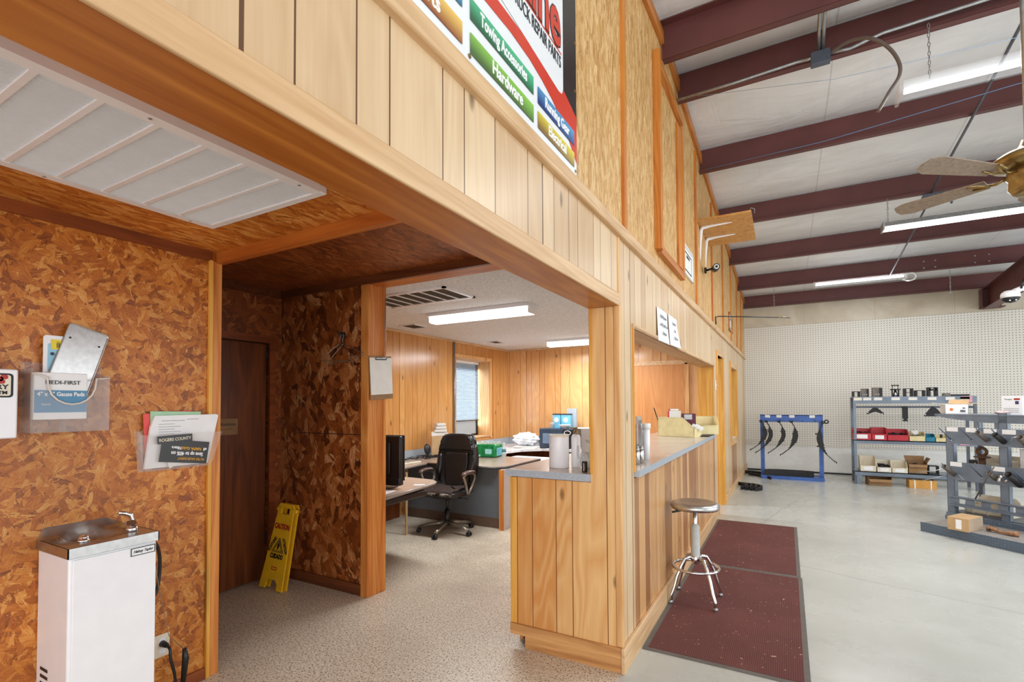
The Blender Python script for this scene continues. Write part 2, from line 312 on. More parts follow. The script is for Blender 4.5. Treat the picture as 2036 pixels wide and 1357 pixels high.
# ---------------- geometry helpers ----------------
def sm(P, n=6):
    """Catmull-Rom smoothing of a point list"""
    P = [Vector(p) for p in P]; out = []
    for i in range(len(P)-1):
        p0 = P[max(0, i-1)]; p1 = P[i]; p2 = P[i+1]; p3 = P[min(len(P)-1, i+2)]
        for k in range(n):
            t = k/n; out.append(.5*((2*p1)+(p2-p0)*t+(2*p0-5*p1+4*p2-p3)*t*t+(3*p1-p0-3*p2+p3)*t*t*t))
    return out+[P[-1]]
class G:
    def __init__(s): s.b = bmesh.new(); s.M = Matrix.Identity(4)
    def _x(s, vs): return [s.b.verts.new(s.M @ Vector(v)) for v in vs]
    def box(s, x0, x1, y0, y1, z0, z1, bev=0.0, mat=0, seg=2):
        v = s._x([(x0, y0, z0), (x1, y0, z0), (x1, y1, z0), (x0, y1, z0), (x0, y0, z1), (x1, y0, z1), (x1, y1, z1), (x0, y1, z1)])
        fs = [s.b.faces.new([v[i] for i in q]) for q in ((3, 2, 1, 0), (4, 5, 6, 7), (0, 1, 5, 4), (1, 2, 6, 5), (2, 3, 7, 6), (3, 0, 4, 7))]
        for f in fs: f.material_index = mat
        if bev > 0:
            es = list({e for f in fs for e in f.edges})
            r = bmesh.ops.bevel(s.b, geom=es, offset=bev, segments=seg, affect='EDGES', profile=.5)
            for f in r['faces']: f.material_index = mat; f.smooth = True
        return s
    def cyl(s, p0, p1, r0, r1=None, seg=16, cap=True, mat=0):
        r1 = r0 if r1 is None else r1; p0 = Vector(p0); p1 = Vector(p1); d = (p1-p0)
        q = d.to_track_quat('Z', 'Y').to_matrix()
        A = [p0+q@Vector((math.cos(2*PI*i/seg)*r0, math.sin(2*PI*i/seg)*r0, 0)) for i in range(seg)]
        B = [p1+q@Vector((math.cos(2*PI*i/seg)*r1, math.sin(2*PI*i/seg)*r1, 0)) for i in range(seg)]
        a = s._x(A); b = s._x(B)
        for i in range(seg):
            j = (i+1) % seg; f = s.b.faces.new((a[i], a[j], b[j], b[i])); f.smooth = True; f.material_index = mat
        if cap:
            f = s.b.faces.new(a[::-1]); f.material_index = mat; f = s.b.faces.new(b); f.material_index = mat
        return s
    def tube(s, pts, r, seg=8, closed=False, flat=None, mat=0):
        """swept tube; r may be a list; flat = (a,b) elliptic radii scale in (side, up)"""
        P = [Vector(p) for p in pts]; n = len(P); R = r if isinstance(r, (list, tuple)) else [r]*n
        rings = []; up = None
        for i, p in enumerate(P):
            a = P[(i-1) % n] if (closed or i > 0) else p; b = P[(i+1) % n] if (closed or i < n-1) else p
            t = (b-a).normalized()
            if up is None: up = Vector((0, 0, 1)) if abs(t.z) < .9 else Vector((1, 0, 0))
            side = t.cross(up).normalized(); up = side.cross(t).normalized()
            fa, fb = flat or (1, 1)
            rings.append(s._x([p+side*math.cos(2*PI*k/seg)*R[i]*fa+up*math.sin(2*PI*k/seg)*R[i]*fb for k in range(seg)]))
        for i in range(n if closed else n-1):
            A = rings[i]; B = rings[(i+1) % n]
            for k in range(seg):
                j = (k+1) % seg; f = s.b.faces.new((A[k], A[j], B[j], B[k])); f.smooth = True; f.material_index = mat
        if not closed:
            for f in (s.b.faces.new(rings[0][::-1]), s.b.faces.new(rings[-1])): f.material_index = mat
        return s
    def lathe(s, prof, c=(0, 0, 0), seg=24, mat=0):
        rings = []
        for r, z in prof:
            rings.append(s._x([(c[0]+max(r, 1e-4)*math.cos(2*PI*k/seg), c[1]+max(r, 1e-4)*math.sin(2*PI*k/seg), c[2]+z) for k in range(seg)]))
        for A, B in zip(rings, rings[1:]):
            for k in range(seg):
                j = (k+1) % seg; f = s.b.faces.new((A[k], A[j], B[j], B[k])); f.smooth = True; f.material_index = mat
        s.b.faces.new(rings[0][::-1]).material_index = mat; s.b.faces.new(rings[-1]).material_index = mat
        return s
    def prism(s, poly, o, e1, e2, th, mat=0):
        """polygon in the plane o+a*e1+b*e2, thickness th along e1 x e2"""
        o = Vector(o); e1 = Vector(e1); e2 = Vector(e2); nn = e1.cross(e2).normalized()*th
        a = s._x([o+e1*p[0]+e2*p[1] for p in poly]); b = s._x([o+e1*p[0]+e2*p[1]+nn for p in poly])
        s.b.faces.new(a[::-1]).material_index = mat; s.b.faces.new(b).material_index = mat
        k = len(poly)
        for i in range(k):
            s.b.faces.new((a[i], a[(i+1) % k], b[(i+1) % k], b[i])).material_index = mat
        return s
    def grid(s, f, nu, nv, mat=0, closed_u=False):
        """open surface from f(u,v), u,v in 0..1"""
        V = [s._x([f(i/nu, j/nv) for j in range(nv+1)]) for i in range(nu+(0 if closed_u else 1))]
        N = len(V)
        for i in range(nu):
            for j in range(nv):
                q = s.b.faces.new((V[i][j], V[(i+1) % N][j], V[(i+1) % N][j+1], V[i][j+1])); q.smooth = True; q.material_index = mat
        return s
    def at(s, loc=(0, 0, 0), rz=0.0, rx=0.0, ry=0.0):
        s.M = Matrix.Translation(loc) @ Matrix.Rotation(rz, 4, 'Z') @ Matrix.Rotation(ry, 4, 'Y') @ Matrix.Rotation(rx, 4, 'X'); return s
SKEW = Matrix.Translation((0, 2.72, 0)) @ Matrix.Rotation(math.radians(-.344), 4, 'Z') @ Matrix.Translation((0, -2.72, 0))
def ob(name, g, mat, parent=None, label=None, cat=None, group=None, kind=None, skew=False, keep=False, sub=0, solid=0.0):
    me = bpy.data.meshes.new(name)
    bmesh.ops.recalc_face_normals(g.b, faces=g.b.faces[:]); g.b.to_mesh(me); g.b.free()
    for mm in (mat if isinstance(mat, (list, tuple)) else [mat]): me.materials.append(mm)
    o = bpy.data.objects.new(name, me); COL.objects.link(o)
    if parent is not None: o.parent = parent
    elif not keep and kind != 'structure':
        xs = [v.co for v in me.vertices]
        c = Vector(((min(v.x for v in xs)+max(v.x for v in xs))/2, (min(v.y for v in xs)+max(v.y for v in xs))/2, min(v.z for v in xs)))
        me.transform(Matrix.Translation(-c)); o.location = c
    if solid: md = o.modifiers.new('solid', 'SOLIDIFY'); md.thickness = solid; md.offset = 0
    if sub: md = o.modifiers.new('sub', 'SUBSURF'); md.levels = sub; md.render_levels = sub
    tagit(o, label, cat, group, kind)
    if skew and parent is None: o.matrix_world = SKEW @ Matrix.Translation(o.location)
    return o
def tagit(o, label=None, cat=None, group=None, kind=None):
    if label: o['label'] = label
    if cat: o['category'] = cat
    if group: o['group'] = group
    if kind: o['kind'] = kind
def thing(name, loc, label, cat, rz=0.0, group=None, skew=False, rot=None):
    o = bpy.data.objects.new(name, None); COL.objects.link(o); o.empty_display_size = .1
    o.location = loc; o.rotation_euler = rot or (0, 0, rz); tagit(o, label, cat, group)
    if skew:
        o.matrix_world = SKEW @ Matrix.LocRotScale(Vector(loc), o.rotation_euler, None)
    return o
def dup(root, loc, rz=None, label=None, group=None, rot=None):
    r = root.copy(); COL.objects.link(r); r.location = loc
    if rz is not None: r.rotation_euler = (0, 0, rz)
    if rot is not None: r.rotation_euler = rot
    if label: r['label'] = label
    if group: r['group'] = group
    for ch in [c for c in SC_CH(root)]:
        c = ch.copy(); COL.objects.link(c); c.parent = r; c.matrix_parent_inverse = ch.matrix_parent_inverse
        for g in SC_CH(ch):
            d = g.copy(); COL.objects.link(d); d.parent = c
    return r
def SC_CH(o): return [c for c in COL.objects if c.parent == o]
def text(name, s, size, M, mat, parent=None, ext=.0008, bold=0.0, shear=0.0, ax='CENTER', sx=1.0, spacing=1.0, label=None):
    """lettering as a mesh; M = placement matrix (x right, y up, z out of the surface)"""
    cu = bpy.data.curves.new(name, 'FONT'); cu.body = s; cu.size = size; cu.extrude = ext; cu.offset = bold; cu.shear = shear
    cu.align_x = ax; cu.align_y = 'CENTER'; cu.space_character = spacing; cu.resolution_u = 3
    t = bpy.data.objects.new('tmp', cu); COL.objects.link(t)
    bpy.context.view_layer.update()
    me = bpy.data.meshes.new_from_object(t.evaluated_get(bpy.context.evaluated_depsgraph_get()))
    bpy.data.objects.remove(t); me.name = name
    me.transform(M @ Matrix.Diagonal((sx, 1, 1, 1)))
    me.materials.clear(); me.materials.append(mat)
    o = bpy.data.objects.new(name, me); COL.objects.link(o)
    if parent is not None: o.parent = parent
    if label: o['label'] = label
    return o
def face(o, right, up):
    """matrix whose x axis is right, y is up"""
    r = Vector(right).normalized(); u = Vector(up).normalized(); n_ = r.cross(u)
    M = Matrix.Identity(4)
    for i in range(3): M[i][0] = r[i]; M[i][1] = u[i]; M[i][2] = n_[i]; M[i][3] = o[i]
    return M
def rr(w, h, r, n=5, x=0, y=0):
    """rounded rectangle polygon centred on x,y"""
    P = []
    for cx, cy, a0 in ((w/2-r, h/2-r, 0), (-w/2+r, h/2-r, 90), (-w/2+r, -h/2+r, 180), (w/2-r, -h/2+r, 270)):
        for k in range(n+1):
            a = math.radians(a0+90*k/n); P.append((x+cx+r*math.cos(a), y+cy+r*math.sin(a)))
    return P
def st(name, g, mat, skew=False):
    o = ob(name, g, mat, kind='structure', keep=True)
    if skew: o.matrix_world = SKEW
    return o

# ================= the setting =================
FY = 12.1          # far wall of the shop
def roof_z(y): return 4.569-.0833*abs(y-4.2)-.0833*4.2+.0833*0+0.0 if False else 4.569-.0833*(y if y > 4.2 else 8.4-y)
# floors
st('floor', G().box(-5.2, 0.0, -4, 8.4, -.1, 0), M_TILE)
st('floor', G().box(0.0, 9.5, -4, FY+.3, -.1, 0), M_EPOXY)
st('floor', G().box(-5.2, 0.0, 8.4, FY+.3, -.1, 0), M_EPOXY)
# far wall: painted lower band, pegboard, insulation above
st('wall_far_lower', G().box(.0, 9.5, FY+.012, FY+.15, .03, .56), M_WHITEM)
st('wall_far_pegboard', G().box(.0, 9.5, FY, FY+.012, .556, 3.14), M_PEG)
st('wall_far_upper', G().box(-.2, 9.5, FY+.02, FY+.15, .03, 4.1), M_INSW)
st('trim_1', G().box(.06, 1.9, FY-.004, FY+.012, 0.0, .03), M_BLKM)
st('trim_1', G().box(1.9, 9.5, FY-.004, FY+.012, 0.0, .03), M_BLKM)
# main wall (skewed slightly): panelled header, counter front, pieces round the openings
T = .17
def wp(name, y0, y1, z0, z1, mat): return st(name, G().box(-T, 0, y0, y1, z0, z1), mat, True)
H0 = -3.9
wp('wall_main_header', H0, 2.72, 2.062, 2.44, M_PAN_UP)
wp('wall_main', 2.72, 3.0, 0.0, 2.44, M_PAN_UP)
wp('wall_main', 3.0, 6.79, 1.965, 2.44, M_PAN_UP)
wp('wall_main_counter_front', 3.0, 6.79, 0.0, 1.035, M_PAN_LO)
wp('wall_main', 6.79, 7.12, 0.0, 2.44, M_PAN_UP)
wp('wall_main', 7.12, 7.82, 2.14, 2.44, M_PAN_UP)
wp('wall_main', 7.82, 8.86, 0.0, 2.44, M_PAN_UP)
wp('wall_main', 8.86, 9.9, 0.0, .86, M_PAN_LO)
wp('wall_main', 8.86, 9.9, 2.09, 2.44, M_PAN_UP)
wp('wall_main', 9.9, FY+.1, 0.0, 2.44, M_PAN_UP)
# upper strand board wall up to the roof slope
g = G(); poly = [(H0, 2.44), (H0, roof_z(H0)+.3), (4.2, roof_z(4.2)+.3), (FY+.1, roof_z(FY+.1)+.3), (FY+.1, 2.44)]
g.prism(poly, (-.12, 0, 0), (0, 1, 0), (0, 0, 1), .12)
st('wall_main_upper', g, M_OSB_UP, True)
# soffit and edge trims of the wide header
st('trim_2', G().box(-T-.004, .002, H0, 2.70, 2.045, 2.062), M_SOFFIT, True)
g = G(); g.box(0, .012, H0, 2.70, 2.045, 2.115, .004)
st('trim_3', g, M_BOARD, True)
st('trim_4', G().box(-T-.022, -T-.004, H0, 2.70, 2.075, 2.1, .006), M_BATTENY, True)
st('trim_5', G().box(-.03, .03, H0, FY, 2.44, 2.465, .01), M_BOARD, True)
st('trim_6', G().box(0, .022, H0, FY, 2.468, 2.515, .004), M_BOARD, True)
# counter window trims
st('trim_7', G().box(-T, .012, 3.0, 6.79, 1.953, 1.967), M_SOFFIT2, True)
st('trim_8', G().box(0, .012, 2.985, 6.80, 1.953, 1.985, .003), M_BOARD, True)
st('trim_9', G().box(-T, .010, 2.985, 3.003, 1.075, 1.957), M_YELZ, True)
st('trim_10', G().box(-T-.02, 0.004, 6.775, 6.792, 1.075, 1.955), M_YELZ, True)
st('trim_11', G().box(-.03, .012, 2.70, 2.735, .14, 2.06, .008), M_BOARDZ, True)
st('trim_12', G().box(-.03, .008, 2.70, 2.735, 2.06, 2.44, .004), M_BOARDZ, True)
# end face of the wall above the bar counter
st('wall_end', G().box(-T, -.02, 2.705, 2.72, 1.04, 2.045), M_PAN_END)
st('trim_13', G().box(-T-.004, -T+.018, 2.700, 2.74, 1.09, 2.05, .003), M_YELZ)
# bar counter body end panel and toe kick
st('wall_counter_end', G().box(-.69, -.02, 2.706, 2.80, .14, 1.04), M_PAN_END)
st('trim_14', G().box(-.70, -.655, 2.700, 2.75, .14, 1.04, .003), M_YELZ)
st('wall_counter_inner', G().box(-.69, -.665, 2.80, 6.9, .0, 1.04), M_PLY)
g = G(); g.box(-.70, -.001, 2.694, 2.722, .075, .14); g.box(-.60, -.001, 2.700, 2.722, 0, .075)
st('baseboard_counter_end', g, wood('worn_kick_board', (216, 164, 104), (168, 112, 60), 'X'))
st('baseboard_main', G().box(0, .022, 2.692, 6.95, 0, .14, .004), M_BOARD, True)
st('baseboard_main', G().box(0, .022, 7.86, FY, 0, .13, .004), M_BOARD, True)
# doorway in the main wall and second window
g = G(); g.box(-T-.01, .014, 7.06, 7.14, 0, 2.2, .003); st('trim_15', g, M_YELZ, True)
g = G(); g.box(-T-.01, .014, 7.79, 7.88, 0, 2.2, .003); st('trim_16', g, M_YELZ, True)
g = G(); g.box(-T, .014, 7.12, 7.82, 2.14, 2.2, .003); st('trim_17', g, M_BOARD, True)
wf = ob('window_1', G().box(-.1, -.09, 8.86, 9.9, .86, 2.09), M_GLASS, kind='structure', keep=True); wf.matrix_world = SKEW
for nm, a in (('window_frame', (0, .02, 8.78, 8.87, .78, 2.17)), ('window_frame', (0, .02, 9.9, 9.99, .78, 2.17)), ('window_frame', (0, .02, 8.87, 9.9, 2.08, 2.17)), ('window_frame', (0, .02, 8.87, 9.9, .78, .87)), ('window_sash', (-T, 0, 9.89, 9.92, .86, 2.09)), ('window_sill', (-T, 0, 8.86, 9.9, .85, .87))):
    ob(nm, G().box(*a, .002), M_WHITE if 'sill' in nm else (M_YELZ if a[4] == .78 and a[5] == 2.17 or 'sash' in nm else M_BOARD), wf)
# battens and frame on the upper strand board
bi = 18
for (y, w_, z0) in ((2.83, .06, 2.5), (.55, .06, 2.5), (1.9-3, .06, 2.5), (5.47, .07, 2.5), (6.72, .06, 2.5), (7.9, .06, 2.5), (9.1, .06, 2.5), (10.2, .06, 2.5), (11.1, .06, 2.5)):
    zt = roof_z(y)+.05
    st('trim_%d' % bi, G().box(0, .018, y-w_/2, y+w_/2, z0, zt), M_BATTEN, True); bi += 1
for a in ((0, .05, 3.62, 3.68, 2.62, 4.1), (0, .03, 4.62, 4.68, 2.62, 4.08), (0, .04, 3.68, 4.62, 4.02, 4.09), (0, .02, 4.46, 4.62, 2.7, 3.98), (0, .04, 3.68, 4.62, 2.60, 2.66)):
    st('trim_%d' % bi, G().box(*a, .002), M_BATTEN if a[5]-a[4] > .3 else M_BATTENY, True); bi += 1
g = G()
for a, b in ((H0, 4.2), (4.2, FY)):
    g.prism([(a, roof_z(a)+.12), (b, roof_z(b)+.12), (b, roof_z(b)+.22), (a, roof_z(a)+.22)], (-.001, 0, 0), (0, 1, 0), (0, 0, 1), .03)
st('trim_%d' % bi, g, M_BATTENY, True); bi += 1
# roof: insulation sheets between the purlins, sagging a little
PUR = [(.55, 0), (2.1, 0), (3.9, 0), (4.56, 0), (5.86, 0), (7.44, 0), (9.05, 0), (10.6, 0), (12.03, 0)]
ys = [-4.0, -1.0]+[p[0] for p in PUR]
g = G()
for y0, y1 in zip(ys, ys[1:]):
    def f(u, v, y0=y0, y1=y1):
        x = -.2+9.9*u; y = y0+(y1-y0)*v
        return (x, y, roof_z(y)+.285-.055*math.sin(PI*v)*(1+.25*math.sin(x*2.1+y)))
    g.grid(f, 60, 8)
st('ceiling_roof', g, M_INS)
st('ceiling_roof_top', G().box(-5.3, 9.7, -4.1, FY+.4, 4.75, 4.8), M_WHITEM)
# --- lobby under the header ---
XW = -2.0
st('wall_left', G().box(XW-.12, XW, -4, 1.64, 0, 2.5), M_OSB_W)
st('trim_40', G().box(XW, XW+.018, -4, 1.585, 2.305, 2.36), M_DKY)
g = G(); g.box(XW-.12, XW+.01, 1.585, 1.645, 0, 2.31, .002); st('trim_41', g, M_ORZ)
st('trim_42', G().box(XW, XW+.022, 1.572, 1.592, 0, 2.31, .003), M_YELZ)
st('baseboard_left', G().box(XW, XW+.012, -4, 1.57, 0, .06), M_DKY)
st('ceiling_lobby', G().box(-2.2, -T, -4, 1.64, 2.36, 2.4), M_OSB_CA)
g = G(); g.box(XW-.12, -T, 1.61, 1.65, 2.30, 2.52); st('trim_43', g, M_ORX)
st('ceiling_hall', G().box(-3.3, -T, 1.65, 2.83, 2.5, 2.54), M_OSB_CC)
# hall: door wall, hanger wall
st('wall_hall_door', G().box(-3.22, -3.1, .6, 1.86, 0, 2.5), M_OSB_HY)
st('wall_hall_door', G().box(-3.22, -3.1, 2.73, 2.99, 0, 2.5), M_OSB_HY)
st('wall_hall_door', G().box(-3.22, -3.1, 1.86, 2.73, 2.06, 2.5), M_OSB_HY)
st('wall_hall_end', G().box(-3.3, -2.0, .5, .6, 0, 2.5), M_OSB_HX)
st('hall_door_backing', G().box(-3.3, -3.23, .5, 3.0, 0, 2.6), M_DKY)  # dark backing added behind the door, blocks light leaking through its gaps
d = ob('door_1', G().box(-3.17, -3.125, 1.87, 2.70, .012, 2.02), M_DOOR, kind='structure', keep=True)
for z in (.35, 1.95):
    ob('hinge', G().cyl((-3.12, 2.705, z-.05), (-3.12, 2.705, z+.05), .008), M_BLKM, d)
ob('door_handle', G().cyl((-3.125, 1.94, .95), (-3.08, 1.94, .95), .012).lathe([(.0, 0), (.02, .0), (.026, .015), (.02, .03), (0, .032)], (-3.08, 1.94, .935)), M_BRASS, d)
g = G(); g.box(-3.1, -3.082, 2.71, 2.765, 0, 2.03); g.box(-3.1, -3.082, 1.80, 1.86, 0, 2.03); g.box(-3.1, -3.080, 1.80, 2.765, 2.0301, 2.09)
st('trim_44', g, M_DKY)
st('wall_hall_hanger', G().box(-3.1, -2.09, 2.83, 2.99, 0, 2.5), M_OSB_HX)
st('trim_45', G().box(-2.865, -2.09, 2.824, 2.831, 1.253, 1.258), M_BLKM)
g = G(); g.box(-2.09, -2.03, 2.825, 2.985, 0, 2.445, .003); st('trim_46', g, M_ORZ)
st('trim_47', G().box(-2.105, -2.028, 2.812, 2.828, 0, 2.445, .003), M_ORZ)
st('trim_48', G().box(-2.035, -2.018, 2.975, 3.0, 0, 2.45, .003), M_ORZ)
g = G(); g.box(-3.1, -.2, 2.80, 2.83, 2.44, 2.5); g.box(-3.1, -3.07, .6, 2.83, 2.44, 2.5); st('trim_49', g, M_DKX)
st('trim_50', G().box(-2.03, -T, 2.83, 2.99, 2.445, 2.5), M_ORX)
st('baseboard_hall', G().box(-3.08, -2.106, 2.812, 2.826, 0, .085), M_DKX)
# --- office ---
st('ceiling_office', G().box(-4.3, -T, 2.99, 8.2, 2.5, 2.54), M_POP)
st('wall_office_back', G().box(-4.3, -T, 8.09, 8.25, 0, 2.5), M_PAN_OX)
WX = -3.74
for a in ((2.99, 6.40, 0, 2.5), (7.41, 8.09, 0, 2.5), (6.40, 7.41, 0, .93), (6.40, 7.41, 2.24, 2.5)):
    st('wall_office_left', G().box(WX-.28, WX, *a), M_PAN_OY)
st('wall_office_front', G().box(-4.02, -3.1, 2.92, 2.99, 0, 2.5), M_PAN_OX)
st('trim_51', G().box(WX, WX+.02, 2.99, 8.09, 2.465, 2.5, .006), M_BOARD)
st('trim_52', G().box(WX, -T, 8.07, 8.09, 2.465, 2.5, .006), M_BOARD)
st('trim_53', G().box(WX, WX+.02, 8.07, 8.09, .8, 2.47), M_BOARDZ)
# deep reveal of the office window, casing, sash
g = G(); g.box(WX-.28, WX+.004, 7.40, 7.412, .93, 2.24); st('trim_54', g, M_BOARDZ)
g = G(); g.box(WX-.28, WX+.004, 6.40, 7.41, 2.232, 2.242); st('trim_55', g, M_BOARD)
g = G(); g.box(WX-.28, WX+.02, 6.40, 7.41, .92, .935); st('trim_56', g, M_BOARD)
g = G(); g.box(WX, WX+.015, 7.41, 7.46, .9, 2.29); g.box(WX, WX+.015, 6.36, 7.41, 2.24, 2.29); st('trim_57', g, M_BOARDZ)
w2 = ob('window_2', G().box(WX-.265, WX-.26, 6.40, 7.41, .93, 2.24), M_GLASS, kind='structure', keep=True)
g = G(); g.box(WX-.275, WX-.245, 7.37, 7.40, .935, 2.235); g.box(WX-.275, WX-.245, 6.41, 6.44, .935, 2.235); g.box(WX-.275, WX-.245, 6.41, 7.40, 2.205, 2.235); g.box(WX-.275, WX-.245, 6.41, 7.40, .935, .965)
ob('window_frame', g, M_BLK, w2)
g = G()
for k in range(40):
    z = 2.17-.024*k
    g.at((WX-.22, 6.9, z), rx=0, ry=math.radians(38)).box(-.012, .011, -.47, .47, -.0006, .0006)
bl = thing('window_blind', (WX-.22, 6.9, 1.2), 'blue grey slatted blind half lowered in the office window', 'window blind')
for v in g.b.verts: v.co -= Vector((WX-.22, 6.9, 1.2))
ob('blind_slats', g, M_BLIND, bl)
ob('head_rail', G().box(-.02, .02, -.47, .47, .985, 1.03), M_WHITE, bl)
ob('bottom_rail', G().box(-.014, .014, -.48, .48, -.005, .012), M_BLK, bl)
# outer shell so no light leaks into the office from behind
st('wall_outer', G().box(-5.2, -5.1, -4, 8.3, 0, 4.8) if False else G().box(-5.2, -T, 8.25, 8.3, 0, 4.8), M_WHITEM)
# ================= lobby wall things =================
Y3, Z3, X3 = Vector((0, 1, 0)), Vector((0, 0, 1)), Vector((1, 0, 0))
# --- drinking fountain ---
t = thing('drinking_fountain', (-1.85, 1.035, 0.0), 'white drinking fountain with stainless basin on the orange strand board wall', 'drinking fountain')
x0, x1, y0, y1 = -.148, .15, -.16, .155
ob('cabinet', G().box(x0, x1-.002, y0, y1, .02, .885, .008), M_WHITE, t)
g = G(); g.box(x1-.004, x1+.004, y0+.012, y1-.004, .03, .875, .003); ob('front_panel', g, M_WHITE, t)
g = G()
for z in (.33, .36, .39): g.box(-.10, -.03, y0-.002, y0+.004, z, z+.012)
ob('vent_slots', g, M_BLK, t)
# basin: rim with a sunk bowl and a raised back
g = G()
def basin(u, v):
    x = x0-.004+(x1-x0+.012)*v; y = y0-.006+(y1-y0+.012)*u
    fx = (v-.42)/.36; fy = (u-.45)/.40
    r2 = fx*fx+fy*fy
    z = .925-(.06*(1-r2)**.5 if r2 < 1 else 0)
    if v < .12: z += .05*(1-v/.12)**1.6*(min(1, u/.06) if u < .5 else min(1, (1-u)/.25))
    return (x, y, z)
g.grid(basin, 30, 30)
g.box(x0-.004, x1+.008, y0-.006, y0-.002, .885, .925); g.box(x0-.004, x1+.008, y1+.002, y1+.006, .885, .925); g.box(x1+.004, x1+.008, y0-.006, y1+.006, .885, .925)
ob('basin', g, M_BRUSH, t)
g = G().lathe([(.02, 0), (.024, .008), (.018, .012), (.018, .022), (.014, .028)], (.06, -.08, .922), 20)
ob('push_button', g, M_CHROME, t)
g = G().lathe([(.026, 0), (.024, .02), (.012, .035)], (.05, .10, .922), 18)
g.tube([(.05, .10, .94), (.05, .102, .975), (.048, .095, 1.0), (.045, .07, 1.012), (.042, .05, 1.02)], [.012, .011, .01, .009, .010], 10)
g.prism(rr(.04, .022, .008), (.062, .09, .965), (0, 1, 0), (-.4, 0, .9), .006)
ob('bubbler_spout', g, M_CHROME, t)
g = G().box(x1+.004, x1+.008, .05, .145, .838, .872, .002); b_ = ob('name_badge', g, M_PAPER, t)
g = G(); [g.box(x1+.0075, x1+.0095, a, b, c, d) for a, b, c, d in ((.05, .145, .838, .841), (.05, .145, .869, .872), (.05, .053, .838, .872), (.142, .145, .838, .872))]
ob('badge_border', g, M_BLK, b_)
text('badge_lettering', 'Halsey Taylor', .017, face((x1+.009, .0975, .855), Y3, Z3), M_BLK, b_, shear=.4, bold=.0002, sx=.8)
# outlet and cord
t = thing('electric_outlet', (-1.998, 1.36, .27), 'pale wall outlet low on the wall beside the drinking fountain', 'outlet')
ob('cover_plate', G().box(0, .006, -.035, .035, -.057, .057, .002), M_CREAM2, t)
g = G(); g.box(.005, .008, -.014, .014, .012, .04); g.box(.005, .008, -.014, .014, -.04, -.012); ob('socket_face', g, M_WHITE, t)
t = thing('power_cord', (-1.96, 1.36, .25), 'black power cord hanging beside the drinking fountain', 'cord')
g = G().tube(sm([(.16, -.165, .61), (.15, -.13, .6), (.1, -.085, .54), (.08, -.07, .44), (.09, -.09, .34), (.13, -.16, .28)]), .008, 8)
ob('cord', g, M_BLK, t)
g = G().tube(sm([(.0, 0, .03), (.04, 0, .02), (.05, .0, -.03), (.05, .02, -.12), (.04, .03, -.24)]), .007, 8)
g.cyl((-.03, 0, .03), (.01, 0, .03), .016, .012); ob('plug', g, M_BLK, t)
g = G().tube([(.06, .06, .0), (.06, .065, -.05), (.05, .06, -.17)], [.01, .016, .012], 10); ob('switch_box', g, M_BLK, t)
g = G().tube([(.15, -.14, .6), (.10, -.08, .35), (.07, -.02, .1), (.06, .055, .0)], .0018, 6)
tagit(ob('thin_wire', g, M_TAN, t), 'thin tan wire')
# --- first aid box and bottle at the left picture edge ---
t = thing('medicine_box', (-1.93, .665, 1.37), 'white flat wall box with printed crest label at the left edge', 'box')
ob('case', G().box(-.06, .06, -.11, .10, 0, .275, .006), M_WHITE, t)
g = G().prism(rr(.17, .095, .012, 4), (.0605, .0, .21), Y3, Z3, .001); lb = ob('label_border', g, M_INK, t)
g = G().prism(rr(.155, .082, .008, 4), (.0615, .0, .21), Y3, Z3, .001); ob('label_ground', g, M_CREAM2, lb)
g = G(); [g.prism(rr(.022, .018, .008), (.063, a, b), Y3, Z3, .0006) for a, b in ((.045, .235), (.058, .243), (.05, .225))]
ob('crest', g, M_REDT, lb)
text('lettering', 'RY', .026, face((.0635, .070, .203), Y3, Z3), M_INK, lb, bold=.0006, ax='RIGHT', sx=1.1)
text('lettering', "TM", .018, face((.0635, .068, .181), Y3, Z3), M_INK, lb, bold=.0006, ax='RIGHT', sx=1.1)
t = thing('spray_bottle', (-1.93, .70, 1.647), 'small white bottle standing on top of the white wall box', 'bottle')
ob('bottle_body', G().lathe([(.02, 0), (.022, .004), (.022, .055), (.017, .065)], seg=20), M_PAPER2, t)
ob('cap', G().lathe([(.016, .064), (.021, .067), (.021, .085), (.017, .088)], seg=20), M_WHITE, t)
# --- clear acrylic holder ---
t = thing('acrylic_holder', (-1.995, .95, 1.385), 'clear acrylic wall holder with gauze pad box beside the white wall box', 'holder')
W_, Hh, Dp = .135, .30, .085
g = G()
g.box(0, .003, -W_-.01, W_, 0, Hh); g.box(0, Dp, -W_, W_, 0, .004); g.box(0, Dp, -W_, -W_+.004, 0, .27); g.box(0, Dp, W_-.004, W_, 0, .25); g.box(.0, Dp-.01, -.02, -.017, 0, .12)
P = [(-W_, 0), (W_, 0), (W_, .24), (.10, .235)]
for k in range(11):
    a = PI*k/10; P.append((.085*math.cos(a), .235-.115*math.sin(a)**.8))
P += [(-.10, .24), (-W_, .25)]
g.prism(P, (Dp, 0, 0), Y3, Z3, .003)
ob('clear_shell', g, M_CLEAR, t)
pts = [(Dp+.002, p[0], p[1]) for p in P[2:]]
ob('front_lip', G().tube(pts, .004, 6), plain('acrylic_lip', (222, 212, 200), .2), t)
t2 = thing('gauze_pad_box', (-1.935, .915, 1.44), 'white box of gauze pads standing in the clear acrylic holder', 'box')
ob('carton', G().box(-.018, .018, -.09, .09, .0, .2, .003), M_PAPER, t2)
ob('blue_band', G().box(.0185, .0195, -.088, .088, .03, .125), plain('medical_blue', (84, 140, 176), .5), t2)
text('lettering', 'MEDI-FIRST', .024, face((.0200, .005, .158), Y3, Z3), M_INK, t2)
text('lettering', '4" x 4" Gauze Pads', .024, face((.0205, .0, .108), Y3, Z3), M_PAPER, t2, bold=.0006, sx=.86)
text('lettering', 'Sterile', .012, face((.0205, -.05, .065), Y3, Z3), M_PAPER, t2)
